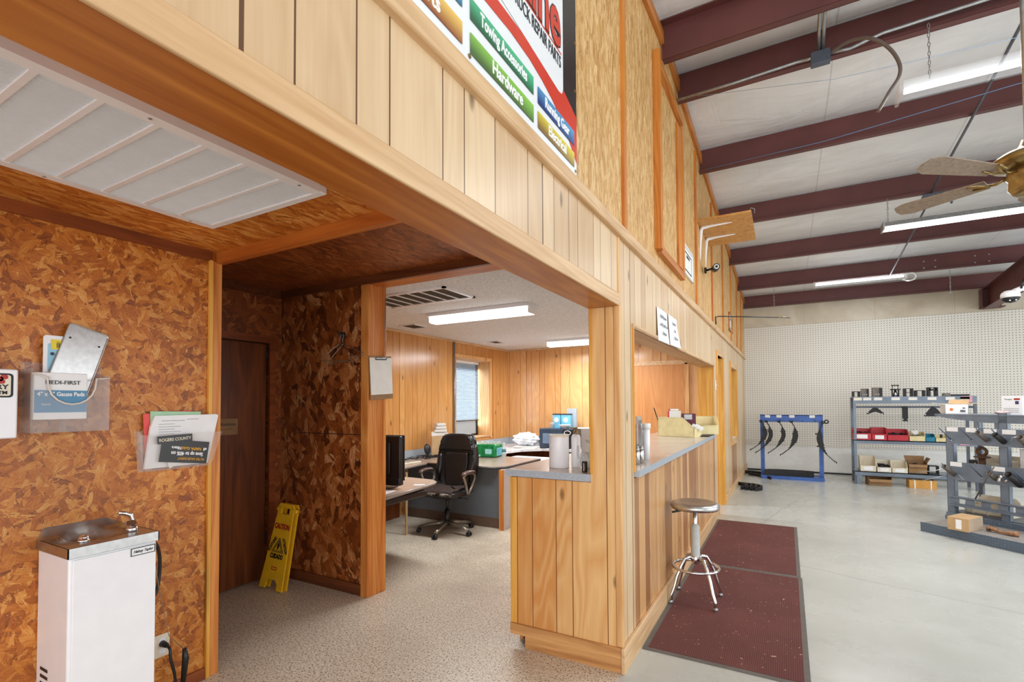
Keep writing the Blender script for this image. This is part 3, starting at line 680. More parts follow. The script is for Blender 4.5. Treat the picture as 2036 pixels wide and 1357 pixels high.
t2 = thing('licence_plate', (-1.975, .945, 1.51), 'white and blue licence plate with yellow sticker standing in the acrylic holder', 'licence plate')
ob('plate', G().prism(rr(.15, .31, .012), (0, -.0, .14), Y3, Z3, .002), M_WHITE, t2)
ob('blue_field', G().prism(rr(.13, .12, .006), (.0025, .005, .2), Y3, Z3, .001), plain('pale_blue_print', (150, 200, 224), .4), t2)
ob('expiry_sticker', G().box(.004, .005, -.05, -.015, .235, .278), plain('sticker_yellow', (232, 206, 24), .4), t2)
ob('bolt_hole', G().cyl((.003, -.045, .215), (.0055, -.045, .215), .007), M_BLK, t2)
text('lettering', '2021', .014, face((.0055, -.026, .256), Z3, -Y3), M_INK, t2, bold=.0004)
t2 = thing('metal_plate', (-1.958, .925, 1.50), 'bare aluminium plate with two holes leaning tilted in the acrylic holder', 'metal plate', rot=(math.radians(-17), math.radians(-3), 0))
pl = ob('plate', G().prism(rr(.155, .40, .014), (0, 0, .165), Y3, Z3, .003), M_BRUSH, t2)
ob('rim', G().tube([(.004, p[0], p[1]+.165) for p in rr(.151, .396, .013)], .003, 6, closed=True), M_BRUSH, pl)
g = G(); [g.cyl((.002, a, .30), (.0045, a, .30), .0045) for a in (-.055, .055)]; ob('bolt_hole', g, M_BLK, pl)
# --- brochure pocket ---
t = thing('brochure_pocket', (-1.995, 1.42, 1.17), 'clear angled pocket of papers at the end of the strand board wall', 'holder')
g = G(); g.prism([(-.18, .01), (-.165, 0), (.135, 0), (.155, .02), (.205, .18), (-.20, .18)], (.05, 0, 0), Y3, Z3, .003)
g.prism([(-.18, .01), (-.165, 0), (.135, 0), (.155, .02), (.205, .20), (-.20, .20)], (.0, 0, 0), Y3, Z3, .003)
g.box(0, .05, -.17, .14, 0, .003)
g.prism([(0, .0), (.05, .0), (.053, .18), (0, .2)], (0, -.18, .0), X3, Z3, .003)
ob('clear_shell', g, M_CLEAR, t)
def sheet(nm, label, cat, x, poly, mat, th=.0015):
    return tagit_ret(ob(nm, G().prism(poly, (x, 1.42, 1.17), Y3, Z3, th), mat), label, cat)
def tagit_ret(o, label, cat, group=None): tagit(o, label, cat, group); return o
sheet('folder', 'red folder at the back of the clear brochure pocket', 'folder', -1.985, [(-.15, .02), (.05, .02), (.06, .30), (-.165, .285)], plain('coral_red', (232, 92, 88), .7))
sheet('folder', 'pale green folder in front of the red folder in the pocket', 'folder', -1.980, [(-.13, .02), (.09, .02), (.11, .292), (-.135, .298)], plain('mint_green', (172, 214, 178), .7))
o = sheet('paper_stack', 'stack of white printed forms in the brochure pocket', 'papers', -1.976, [(-.165, .012), (.14, .012), (.195, .27), (.185, .277), (-.12, .275), (-.14, .22)], M_PAPER, .014)
g = G(); zb = .275
for k in range(7): g.box(.0145, .0150, -.02-.085, -.02+(.02 if k % 2 else -.01), .23-.013*k, .232-.013*k)
g.box(.0145, .0150, -.09, .02, .247, .2495); g.box(.0145, .0150, .03, .09, .252, .2545)
for v in g.b.verts: v.co += Vector((0, 0, 0)) - Vector((.0, .0, 0.0))
c_ = o.location; 
for v in g.b.verts: v.co += Vector((-1.976, 1.42, 1.17))-c_
ob('printed_lines', g, M_INKG, o)
t2 = thing('sale_leaflet', (-1.938, 1.43, 1.255), 'black sale leaflet hanging upside down in the brochure pocket', 'leaflet', rot=(math.radians(-8), 0, 0))
ob('sheet', G().box(-.001, .001, -.117, .117, -.058, .058), M_SIGNK, t2)
M_GOLD = plain('gold_print', (214, 160, 52), .6)
UD = (-Y3, -Z3)
text('lettering', 'FILTER SALES EVENT', .0165, face((.0018, .035, -.036), *UD), M_GOLD, t2, sx=.9, bold=.0003)
text('lettering', 'Save up to 40% on', .027, face((.0018, .012, -.010), *UD), M_PAPER, t2, sx=.78, bold=.0007)
text('lettering', 'all', .021, face((.0018, .098, .018), *UD), M_PAPER, t2, sx=.95, bold=.0005)
text('lettering', 'Filters', .021, face((.0018, -.045, .018), *UD), M_PAPER, t2, sx=.9, bold=.0005)
text('lettering', 'NAPA Gold', .021, face((.0018, .03, .018), *UD), M_GOLD, t2, sx=.95, bold=.0006)
t2 = thing('county_card', (-1.934, 1.38, 1.325), 'small black card lettered in cream above the upside down leaflet', 'card', rot=(math.radians(2), 0, 0))
ob('card', G().box(-.001, .001, -.083, .083, -.02, .02), M_SIGNK, t2)
text('lettering', 'ROGERS COUNTY', .0225, face((.0018, .0, -.002), Y3, Z3), M_CREAM2, t2, sx=.82, bold=.0002)
sheet('folded_letter', 'white folded letter hanging below the black leaflet', 'letter', -1.946, [(-.09, .10), (.10, .10), (.07, .06), (-.06, .005)], M_PAPER2)
# --- ceiling grille of the lobby ---
t = thing('ceiling_grille', (-1.15, .62, 2.36), 'large white return air grille on the lobby strand board ceiling', 'ceiling vent')
gx0, gx1, gy1 = -.385, .392, .712; gy0 = -.30-.147*1
g = G(); zz = -.032
g.box(gx0, gx1, gy1-.035, gy1, zz, 0, .004); g.box(gx0, gx1, gy0, gy0+.035, zz, 0, .004); g.box(gx0, gx0+.045, gy0+.0345, gy1-.0345, zz+.0004, 0); g.box(gx1-.045, gx1, gy0+.0345, gy1-.0345, zz+.0004, 0)
ob('frame', g, M_WHITE, t)
n_ = 8
for k in range(1, n_):
    y = gy0+.03+(gy1-gy0-.06)*k/n_
    ob('divider_bar', G().box(gx0+.04, gx1-.04, y-.010, y+.010, zz+.002, -.004, .002), M_WHITE, t)
g = G(); x = gx0+.05
while x < gx1-.045:
    g.prism([(0, 0), (.0022, 0), (.0082, .016), (.006, .016)], (x, gy1-.03, zz+.004), X3, Z3, gy1-gy0-.06); x += .0115
sl = ob('louvre_slats', g, M_WHITE, t)
ob('filter', G().box(gx0+.04, gx1-.04, gy0+.03, gy1-.03, -.008, -.002), plain('filter_grey', (196, 196, 194), .9), t)
g = G(); [g.cyl((gx1-.02, y, zz-.002), (gx1-.02, y, zz+.002), .005) for y in (.1, .6)]; [g.cyl((gx0+.02, y, zz-.002), (gx0+.02, y, zz+.002), .005) for y in (.1, .6)]
ob('screw', g, M_STEEL, t)
# --- hall: hangers, sign, clipboard, restroom note ---
hk = ob('coat_hook', G().cyl((-2.315, 2.83, 2.06), (-2.315, 2.775, 2.06), .006).cyl((-2.315, 2.775, 2.06), (-2.315, 2.77, 2.085), .006).lathe([(.02, -.02), (.02, .02)], (-2.315, 2.822, 2.06)), M_BLKM)
tagit(hk, 'small dark coat hook on the dark strand board hall wall', 'hook')
def hanger(nm, label, dx, yw, tilt):
    t = thing(nm, (-2.315+dx, yw, 2.068), label, 'coat hanger', rot=(0, math.radians(tilt), 0))
    pts = [(0, 0, -.085), (-.2, .0, -.2), (-.205, 0, -.215), (-.19, 0, -.222), (.19, 0, -.222), (.205, 0, -.215), (.2, 0, -.2), (0, 0, -.085)]
    ob('wire_frame', G().tube(pts, .0028, 6), M_TAN, t)
    ob('wire_hook', G().tube([(0, 0, -.085), (0, 0, -.05)]+[(.018*math.sin(a), 0, -.02-.018*math.cos(a)) for a in [math.radians(q) for q in range(30, 260, 25)]], .0018, 6), M_STEEL, t)
hanger('wire_hanger', 'wire coat hanger in front, hanging level on the hall hook', 0, 2.785, 3)
hanger('wire_hanger', 'wire coat hanger behind, hanging tilted on the hall hook', .01, 2.80, -9)
t = thing('restroom_note', (-3.124, 2.37, 1.32), 'brown handwritten restroom note on the dark hall door', 'sign')
ob('note_sheet', G().box(0, .003, -.08, .08, -.065, .065), M_CARDD, t)
text('handwriting', 'Restroom', .036, face((.004, .0, .02), Y3, Z3), M_INK, t, shear=.2, sx=.85)
ob('underline', G().box(.003, .004, -.05, .03, -.02, -.017), M_INK, t)
t = thing('clipboard', (-2.012, 2.93, 1.87), 'clipboard with white sheet hung on the orange pine wall post', 'clipboard', rot=(math.radians(3.5), 0, 0))
ob('board', G().box(-.004, .0, -.125, .125, -.335, .012, .002), M_CARDD, t)
ob('sheet', G().box(.0005, .003, -.12, .122, -.295, -.002), M_PAPER2, t)
g = G(); g.box(.002, .006, -.06, .06, -.02, -.012); g.tube([(.006, -.06, -.014), (.014, -.06, .0), (.014, .06, .0), (.006, .06, -.014)], .003, 6)
ob('spring_clip', g, M_BLK, t)
# caution sign folded, leaning in the corner
t = thing('wet_floor_sign', (-2.83, 2.56, 0.012), 'folded yellow caution floor sign leaning in the dark hall corner', 'floor sign', rot=(math.radians(-10.5), math.radians(4), math.radians(5)))
def sgn(y):
    g = G(); M0 = [(-.125, 0), (-.065, 0), (-.06, .05), (-.035, .075), (.035, .075), (.06, .05), (.065, 0), (.125, 0), (.085, .57), (.09, .60), (.088, .655), (.07, .675), (-.07, .675), (-.088, .655), (-.09, .60), (-.085, .57)]
    # handle opening made by building the top in pieces
    lower = [p for p in M0 if p[1] <= .575]
    lower = [(-.125, 0), (-.065, 0), (-.06, .05), (-.035, .075), (.035, .075), (.06, .05), (.065, 0), (.125, 0), (.085, .59), (-.085, .59)]
    g.prism(lower, (0, y, 0), X3, Z3, .016)
    g.prism([(-.088, .59), (-.045, .59), (-.045, .64), (-.088, .655)], (0, y, 0), X3, Z3, .016)
    g.prism([(.045, .59), (.088, .59), (.088, .655), (.045, .64)], (0, y, 0), X3, Z3, .016)
    g.prism([(-.088, .64), (.088, .64), (.07, .675), (-.07, .675)], (0, y, 0), X3, Z3, .016)
    return g
fp = ob('front_panel', sgn(0), M_YEL, t); ob('back_panel', sgn(.045), M_YEL, t)
g = G(); [g.cyl((s*.088, -.012, .625), (s*.088, .04, .625), .018) for s in (-1, 1)]; ob('hinge', g, M_YEL, t)
Fm = lambda x, z, r=0: face((x, -.0178, z), Vector((math.cos(r), 0, math.sin(r))), Vector((-math.sin(r), 0, math.cos(r))))
text('lettering', 'CAUTION', .058, Fm(0, .49), M_REDT, fp, sx=.62, bold=.0025)
text('lettering', 'CUIDADO', .05, Fm(0, .255), M_BLK, fp, sx=.6, bold=.0022)
text('lettering', 'ACHTUNG', .036, Fm(-.068, .345, math.radians(63)), M_BLK, fp, sx=.72, bold=.0015)
text('lettering', 'ATTENTION', .034, Fm(.068, .345, math.radians(-63)), M_BLK, fp, sx=.66, bold=.0015)
g = G()
for a, b in (((-.062, .29), (.062, .29)), ((.062, .29), (0, .40)), ((0, .40), (-.062, .29)), ((-.045, .30), (.045, .30)), ((.045, .30), (0, .38)), ((0, .38), (-.045, .30))):
    g.cyl((a[0], -.018, a[1]), (b[0], -.018, b[1]), .0025, seg=6)
g.prism([(-.01, .31), (.0, .31), (.012, .34), (.0, .365), (-.012, .345)], (0, -.0165, 0), X3, Z3, .0015)
ob('warning_triangle', g, M_BLK, fp)
g = G(); g.box(-.03, .03, -.0178, -.0165, .15, .156); g.box(-.03, .03, -.0178, -.0165, .168, .174); g.box(-.03, -.026, -.0178, -.0165, .15, .174); g.box(.026, .03, -.0178, -.0165, .15, .174)
ob('maker_mark', g, M_REDT, fp)

# ================= banner on the upper wall =================
t = thing('shop_banner', (.012, 0, 0), 'shop banner listing hardware, towing and electrical parts above the header', 'banner', skew=True)
def bp(name, poly, mat, lift, th=.0006, parent=None):
    return ob(name, G().prism(poly, (lift, 0, 0), Y3, Z3, th), mat, parent or t)
ob('banner_sheet', G().box(0, .004, -.7, 2.055, 2.52, 3.72), M_SIGNW, t)
bp('black_corner', [(1.2, 3.72), (1.814, 2.80), (1.91, 2.829), (2.0, 2.805), (2.055, 2.782), (2.055, 3.72)], M_SIGNK, .0045)
sw = []
up = [(1.15, 2.80), (1.30, 2.825), (1.4, 2.828), (1.52, 2.83), (1.62, 2.835), (1.737, 2.835), (1.83, 2.835), (1.91, 2.83), (2.0, 2.80), (2.055, 2.782)]
lo = [(2.055, 2.575), (2.02, 2.60), (1.98, 2.63), (1.944, 2.655), (1.86, 2.70), (1.79, 2.727), (1.70, 2.752), (1.595, 2.77), (1.45, 2.777), (1.275, 2.768), (1.15, 2.755)]
bp('red_swoosh', up+lo, M_SIGNR, .0052)
g = [(-.6, 2.86), (1.87, 2.80), (1.895, 2.815), (1.905, 2.85), (1.905, 3.6), (-.6, 3.6)]
P = [(.2, 2.855)]+[(1.0, 2.85), (1.4, 2.845), (1.86, 2.797), (1.89, 2.803), (1.903, 2.83), (1.905, 3.6), (.2, 3.6)]
bp('white_panel', P, M_SIGNW, .0060)
BT = lambda y, z: face((.0082, y, z), Y3, Z3)
text('lettering', 'TRUCK REPAIR PARTS', .072, BT(1.878, 2.925), M_INK, t, ax='RIGHT', sx=.60)
bp('red_rule', [(.3, 2.975), (1.885, 2.965), (1.885, 2.972), (.3, 2.985)], M_SIGNR, .0068)
text('lettering', 'Line', .30, BT(1.875, 3.075), M_SIGNK, t, ax='RIGHT', sx=.75, bold=.012)
text('lettering', 'Line', .30, face((.0090, 1.875, 3.075), Y3, Z3), M_SIGNR, t, ax='RIGHT', sx=.75, bold=.006)
def lozenge(y0, y1, z0, z1, cA, cB, s, size, sx=.8, tx=None):
    n = NT('banner_fade_'+s.lower().replace(' ', '_'), .35); o_ = n.sep(n.obj())
    tt = n.math('ADD', n.math('MULTIPLY', n.math('DIVIDE', n.math('SUBTRACT', o_[2], z0), z1-z0), .8), n.math('MULTIPLY', n.math('DIVIDE', n.math('SUBTRACT', o_[1], y0), y1-y0), .2))
    mt = n.col(n.mix(n.ramp(tt, [(.15, 0.0), (.95, 1.0)]), hexc(*cA), hexc(*cB)))
    L = ob('name_bar', G().prism([(y0, z0), (y1, z0), (y1, z1), (y0, z1)], (.0066, 0, 0), Y3, Z3, .0006), mt, t)
    text('lettering', s, size, face((.0080, tx or (y0+y1)/2, (z0+z1)/2+.002), Y3, Z3), M_PAPER, L, sx=sx, bold=.0014)
lozenge(1.203, 1.622, 2.650, 2.718, (24, 92, 58), (80, 190, 140), 'Towing Accessories', .058, .66)
lozenge(1.203, 1.622, 2.545, 2.610, (70, 100, 50), (140, 200, 80), 'Hardware', .060, .85, 1.43)
lozenge(1.66, 2.022, 2.640, 2.706, (24, 52, 120), (90, 160, 210), 'Running Gear', .056, .78)
lozenge(1.66, 2.022, 2.545, 2.610, (130, 96, 40), (228, 208, 60), 'Electrical', .058, .85)
lozenge(.742, 1.161, 2.545, 2.612, (140, 66, 30), (232, 190, 96), 'Parts', .064, .85, 1.0)
lozenge(.742, 1.161, 2.655, 2.720, (30, 90, 120), (100, 200, 220), 'Trailer', .058, .85, .9)
g = G()
for y in (2.04, 1.2, .4):
    g.cyl((.004, y, 2.535), (.007, y, 2.535), .007, seg=12)
for z in (2.9, 3.12): g.cyl((.004, 2.04, z), (.007, 2.04, z), .007, seg=12)
ob('grommet', g, M_BRASS, t)
# ================= counter and things on it =================
CZ = 1.087
g = G(); g.box(-.72, -T-.001, 2.70, 6.95, 1.045, CZ, .003); g.box(-T-.003, .03, 3.005, 6.77, 1.045, CZ, .003)
ct = thing('worktop', (0, 0, 0), 'long beige laminate counter top with a grey edge passing through the counter window', 'counter top')
ob('laminate_top', g, M_LAM, ct)
g = G(); g.box(-.724, -T-.001, 2.697, 2.7005, 1.044, CZ-.001); g.box(-.724, -.7195, 2.70, 6.95, 1.044, CZ-.001); g.box(.030, .034, 3.005, 6.77, 1.044, CZ-.001); g.box(-.03, .034, 3.001, 3.0045, 1.044, CZ-.001)
tagit(ob('edge_band', g, M_LAMG, ct), 'blue grey edge band')
def lathe_thing(nm, loc, prof, mat, label, cat, seg=28, group=None):
    o = ob(nm, G().lathe(prof, loc, seg), mat); tagit(o, label, cat, group); return o
t = thing('paper_towel_roll', (-.452, 2.90, CZ), 'fat white paper towel canister on the end of the bar counter', 'canister')
ob('canister', G().lathe([(.058, 0), (.063, .004), (.063, .198), (.060, .206)], seg=36), M_WHITE, t)
ob('rim', G().lathe([(.062, .196), (.064, .198), (.064, .208), (.059, .212), (.055, .208)], seg=36), M_CREAM2, t)
t = thing('pump_bottle', (-.362, 2.965, CZ), 'tall slim white pump bottle with gold pump beside the canister', 'pump bottle')
ob('bottle_body', G().lathe([(.028, 0), (.030, .004), (.030, .19), (.024, .205), (.012, .212)], seg=24), M_WHITE, t)
ob('pump', G().lathe([(.013, .208), (.013, .228), (.006, .230), (.006, .245), (.012, .247), (.012, .254), (.004, .256)], seg=16).cyl((0, 0, .25), (-.035, -.01, .25), .005), M_BRASS, t)
text('lettering', 'LOTION', .022, face((.0225, -.0205, .1), Vector((0, 0, 1)), Vector((-.7, -.7, 0))), M_INKG, t)
t = thing('price_card', (-.30, 3.16, CZ), 'off white printed card standing behind the pump bottle', 'card')
ob('card', G().box(-.10, .07, -.002, .002, 0, .235), M_PAPER2, t)
text('lettering', 'Thank You', .03, face((-.01, -.003, .15), X3, Z3), M_INKG, t, sx=.9)
text('lettering', 'please ring', .018, face((-.01, -.003, .12), X3, Z3), M_INKG, t, sx=.9) if False else None
ob('round_seal', G().cyl((.01, -.003, .085), (.01, -.004, .085), .016), M_INKG, t)
# small plastic wrapped things next to the post
t = thing('plastic_bag', (-.275, 2.93, CZ), 'crumpled clear plastic bag beside the post on the counter', 'plastic bag')
g = G()
def bagf(w_, d_, h_, seed, loc=(0, 0, 0)):
    rnd = random.Random(seed); ph = [rnd.uniform(0, 6) for _ in range(8)]
    def f(u, v):
        a = 2*PI*u; q = PI*v
        k = 1+.10*math.sin(5*a+ph[0]+3*q)+.08*math.sin(9*a+ph[1]-4*q)+.07*math.sin(13*q+ph[2]+2*a)
        return (loc[0]+w_*k*math.cos(a)*math.sin(q), loc[1]+d_*k*math.sin(a)*math.sin(q), loc[2]+max(0, h_*.5*(1-math.cos(q)*k)))
    return f
g.grid(bagf(.045, .04, .10, 3), 40, 20, closed_u=True); ob('bag', g, glassy('clear_bag', (220, 228, 228), .45, .2), t)
t = thing('marker_cup', (-.235, 2.78, CZ), 'small black cylinder with a silver stripe beside the post', 'cup')
ob('cup_body', G().lathe([(.015, 0), (.016, .002), (.016, .062), (.013, .064)], seg=20), M_BLK, t)
ob('stripe', G().box(-.0025, .0025, -.0168, -.0155, .006, .055), M_CHROME, t)
# flat screen seen edge on, behind the post
t = thing('counter_monitor', (-.500, 3.75, CZ), 'black flat monitor seen edge on behind the counter post', 'monitor', rz=math.radians(19.5))
ob('screen_housing', G().box(-.020, .024, -.26, .26, .145, .485, .006), M_BLK, t)
ob('screen', G().box(-.0215, -.0195, -.24, .24, .165, .465), M_BLKM, t)
ob('stand', G().box(.024, .045, -.03, .03, .03, .3, .004).box(-.06, .09, -.1, .1, 0, .014, .004), M_BLK, t)
ob('port_panel', G().box(.0235, .027, -.12, -.08, .26, .36), M_BLKM, t)
# chrome napkin holder, shakers
t = thing('napkin_dispenser', (-.115, 3.47, CZ), 'tall chrome napkin dispenser just inside the counter window', 'dispenser')
ob('shell', G().prism([(-.04, 0), (.04, 0), (.04, .29), (.03, .315), (-.03, .315), (-.04, .29)], (0, .04, 0), X3, Z3, .10), M_CHROME, t)
ob('face_plate', G().box(-.03, .03, -.062, -.058, .02, .26), M_BRUSH, t)
t = thing('salt_canister', (-.075, 3.62, CZ), 'white plastic canister with a lid behind the chrome shakers', 'canister')
ob('canister', G().lathe([(.026, 0), (.028, .22)], seg=20), M_WHITE, t); ob('lid', G().lathe([(.033, .22), (.033, .255), (.03, .26)], seg=20), M_WHITEM, t)
sh = None
for i, (x, y) in enumerate(((-.052, 3.28), (-.045, 3.36), (-.085, 3.30), (-.082, 3.38))):
    lab = ['shiny chrome shaker nearest the left jamb of the counter window', 'shiny chrome shaker at the right of the cluster by the window jamb', 'chrome shaker at the back left of the cluster by the window jamb', 'chrome shaker at the back right of the cluster by the window jamb'][i]
    if sh is None:
        sh = thing('chrome_shaker', (x, y, CZ), lab, 'shaker', group='chrome shakers on the counter')
        ob('shaker_body', G().lathe([(.015, 0), (.018, .003), (.018, .075), (.015, .09)], seg=20), M_CHROME, sh)
        ob('shaker_top', G().lathe([(.016, .088), (.017, .10), (.011, .115), (.0, .118)], seg=20), M_STEEL, sh)
    else: dup(sh, (x, y, CZ), label=lab)
# hopper-front bins
def bin_thing(nm, loc, w_, d_, h_, mat, label, rz=0, group=None, lip=.45, label_card=True, th=.004):
    """open topped parts bin, low front at local -y"""
    t = thing(nm, loc, label, 'bin', rz, group)
    g = G(); b = .90
    prof = [(-d_/2, 0), (d_/2, 0), (d_/2, h_), (-d_/2+.30*d_, h_), (-d_/2-.02*d_, h_*lip)]
    for s in (-1, 1):
        x = s*w_/2 - (th if s > 0 else 0)
        g.prism(prof, (x, 0, 0), Y3, Z3, th)
    g.box(-w_/2, w_/2, -d_/2, d_/2, 0, th); g.box(-w_/2, w_/2, d_/2-th, d_/2, 0, h_)
    g.box(-w_/2, w_/2, -d_/2-.02*d_, -d_/2+th, 0, h_*lip)
    ob('bin_shell', g, mat, t)
    g = G(); r = .006
    g.tube([(-w_/2, -d_/2-.02*d_, h_*lip), (-w_/2, -d_/2+.3*d_, h_), (-w_/2, d_/2, h_), (w_/2, d_/2, h_), (w_/2, -d_/2+.3*d_, h_), (w_/2, -d_/2-.02*d_, h_*lip)], r, 6, closed=True)
    ob('rim', g, mat, t)
    g = G()
    for s in (-1, 1):
        for y in (-d_*.22, d_*.25): g.box(s*w_/2-.003, s*w_/2+.003, y-.004, y+.004, .004, h_*.96)
        for z in (h_*.62, h_*.8): g.box(s*w_/2-.003, s*w_/2+.003, -d_*.22, d_*.25, z-.003, z+.003)
    ob('side_ribs', g, mat, t)
    if label_card: ob('label_card', G().box(-w_*.3, w_*.3, -d_/2-.028*d_, -d_/2-.018*d_, h_*lip*.2, h_*lip*.85), M_PAPER, t)
    return t
bin_thing('parts_bin', (-.31, 6.22, CZ), .22, .44, .225, M_CREAM, 'yellowed cream bin of papers, side on, on the counter', rz=math.radians(78), label_card=False)
bin_thing('parts_bin', (-.065, 6.62, CZ+.012), .26, .20, .215, M_CREAM, 'yellowed cream bin behind the first one, opening to the front, on the counter', rz=math.radians(25), label_card=False, lip=.5)
o = ob('desk_mat', G().prism([(-.16, 6.24), (.02, 6.24), (.035, 6.76), (-.2, 6.76)], (0, 0, CZ+.001), X3, Y3, .01), M_BLKM); tagit(o, 'flat black mat under the second cream bin on the counter', 'mat')
t = thing('pen', (-.50, 6.20, CZ+.02), 'black pen sticking up out of the cream counter bin', 'pen', rot=(0, math.radians(-18), 0)); ob('pen_barrel', G().cyl((0, 0, 0), (0, 0, .33), .006, seg=8), M_BLK, t); ob('pen_tip', G().cyl((0, 0, .33), (0, 0, .35), .005, .001, seg=8), M_BLK, t)
def box_thing(nm, label, cat, loc, sx_, sy_, sz_, mat, rz=0, group=None, bev=.002):
    t = thing(nm, loc, label, cat, rz, group); ob('carton', G().box(-sx_/2, sx_/2, -sy_/2, sy_/2, 0, sz_, bev), mat, t); return t
t = box_thing('blade_box', 'white and crimson packet standing in the first cream bin', 'packet', (-.36, 6.19, CZ+.008), .15, .06, .30, M_PAPER2, .1)
ob('red_flap', G().box(-.073, -.055, -.032, -.028, .2, .3), M_REDB, t)
t = box_thing('marker_pen', 'white marker with crimson cap lying across the packets', 'marker', (-.355, 6.17, CZ+.31), .10, .022, .022, M_PAPER, 0, bev=.008)
ob('cap', G().box(-.065, -.049, -.012, .012, .0, .023, .006), M_REDB, t)
t = box_thing('tool_packet', 'dark maroon packet lying in the first cream bin', 'packet', (-.20, 6.24, CZ+.015), .16, .07, .26, plain('maroon_card', (92, 30, 50), .5), .1)
ob('window', G().box(-.05, .04, -.037, -.034, .19, .25), M_STEEL, t)
t = thing('receipt', (-.10, 6.20, CZ+.12), 'white paper slips spilling from the first cream bin', 'paper', rot=(.3, .5, .2)); ob('slip', G().box(-.06, .06, -.07, .07, 0, .002), M_PAPER, t); ob('slip', G().box(-.05, .07, -.05, .06, .006, .008), M_PAPER2, t)
t = box_thing('small_carton', 'little orange carton inside the second cream bin', 'carton', (-.06, 6.63, CZ+.018), .16, .10, .10, M_CARDO, .3)

# wall panels seen through the counter window
t = thing('plywood_board', (0, 8.085, 0), 'brown plywood sheet in a pale frame against the office back wall', 'panel')
ob('plywood_sheet', G().box(-1.75, -.545, -.02, 0, .1, 2.10), M_PLY, t)
g = G(); g.box(-1.8, -.50, -.03, 0, 2.10, 2.165); tagit(ob('top_rail', g, M_BOARD, t), None)
ob('side_rail', G().box(-.545, -.485, -.03, 0, .1, 2.12), M_BOARDZ, t)

# papers taped on the wall, switch, certificates, rod, shelf, cameras
def taped(label, y, z, rot, txt, bow=.02):
    t = thing('taped_notice', (.004, y, z), label, 'notice', skew=True)
    def f(u, v):
        return (.004+bow*math.sin(PI*.5*(1-v))*(.3+.7*u)*(1-v)+.001, -.19+.38*u, -.11+.22*v) if False else (.003+bow*(1-v)**1.5*(.4+.6*u), (-.17+.34*u), -.125+.25*v)
    ob('sheet', G().grid(f, 8, 8), M_PAPER, t, solid=.0008)
    for k, s in enumerate(txt): text('lettering', s, .038, face((.004+bow*((.07+.055*k)/.25)**1.5+.006, 0, .065-.062*k), Y3, Z3+X3*-.1), M_INKG, t, sx=.85)
    return t
taped('left of the two white typed notices taped above the counter window', 3.80, 2.075, 0, ['$5.00 Minimum', 'on All Credit Card', 'Purchases'])
taped('right of the two white typed notices taped above the counter window', 4.19, 2.08, 0, ['Customers', 'Must', 'Wait Here'], .035)
t = thing('wall_switch', (.002, 6.93, 1.72), 'white switch plate on the wall between counter window and doorway', 'switch', skew=True)
ob('plate', G().box(0, .007, -.04, .04, -.065, .065, .002), M_WHITE, t); ob('toggle', G().box(.007, .014, -.005, .005, -.012, .012), M_WHITE, t)
def cert(label, y0, y1, z0, z1, frame, fr=.02, txt='CERTIFICATE'):
    t = thing('framed_certificate', (.002, (y0+y1)/2, z0), label, 'certificate', skew=True); w_ = (y1-y0)/2; h = z1-z0
    g = G(); g.box(0, .018, -w_, w_, 0, fr); g.box(0, .018, -w_, w_, h-fr, h); g.box(0, .018, -w_, -w_+fr, 0, h); g.box(0, .018, w_-fr, w_, 0, h)
    ob('frame', g, frame, t); s = ob('sheet', G().box(0, .006, -w_+fr, w_-fr, fr, h-fr), M_PAPER2, t)
    g = G(); q = .03; [g.box(.006, .0075, a, b, c, d) for a, b, c, d in ((-w_+fr+q, w_-fr-q, fr+q, fr+q+.012), (-w_+fr+q, w_-fr-q, h-fr-q-.012, h-fr-q), (-w_+fr+q, -w_+fr+q+.006, fr+q, h-fr-q), (w_-fr-q-.006, w_-fr-q, fr+q, h-fr-q))]
    ob('printed_border', g, M_INK, t)
    text('lettering', txt, .035, face((.0075, 0, h*.68), Y3, Z3), M_INK, t, sx=.8)
    return t
cert('white framed certificate on the strand board near the batten frame', 4.72, 5.2, 2.70, 2.98, M_WHITE)
cert('wood framed notice high on the far strand board wall', 8.75, 9.3, 2.68, 2.98, M_BATTENY)
t = thing('flag_rod', (.02, 6.93, 2.52), 'thin black rod bracket sticking out of the upper wall', 'rod', skew=True)
ob('rod', G().tube([(0, 0, 0), (0, 0, .10), (.05, .02, .105), (.86, 1.86, .29)], .008, 8), M_BLK, t)
ob('brass_tip', G().cyl((.70, 1.5, .258), (.80, 1.73, .280), .010), M_BRASS, t)
# plywood shelf on two white brackets
t = thing('plywood_shelf', (.02, 6.07, 3.455), 'plywood shelf with swirling grain on two white brackets high on the wall', 'shelf')
ob('shelf_board', G().box(.0, .53, -.50, .50, .0, .02, .001), M_PLYX, t)
for y in (-.29, .14):
    g = G(); g.tube([(0, y, -.37), (.004, y, -.2), (.012, y, -.04), (.03, y, -.012), (.12, y, -.006), (.33, y, -.004)], [.006, .013, .022, .022, .016, .004], 8)
    ob('bracket', g, M_WHITE, t)
ob('cable_hook', G().tube([(.51, -.48, .02), (.53, -.5, .04), (.56, -.48, .03), (.56, -.46, -.01)], .003, 6), M_STEEL, t)
t = thing('bullet_camera', (.02, 5.98, 3.01), 'small black bullet camera below the shelf brackets', 'security camera', skew=True)
ob('base', G().cyl((0, 0, 0), (.02, 0, 0), .035), M_BLK, t); ob('arm', G().cyl((.02, 0, 0), (.08, -.02, .005), .012), M_BLK, t)
ob('camera_body', G().cyl((.10, .05, .015), (.14, -.11, .0), .038), M_BLK, t)
ob('lens_ring', G().cyl((.1395, -.108, .0), (.141, -.115, .0), .026), M_PAPER2, t)
ob('lens', G().cyl((.141, -.114, .0), (.1425, -.121, .0), .014), M_BLK, t)

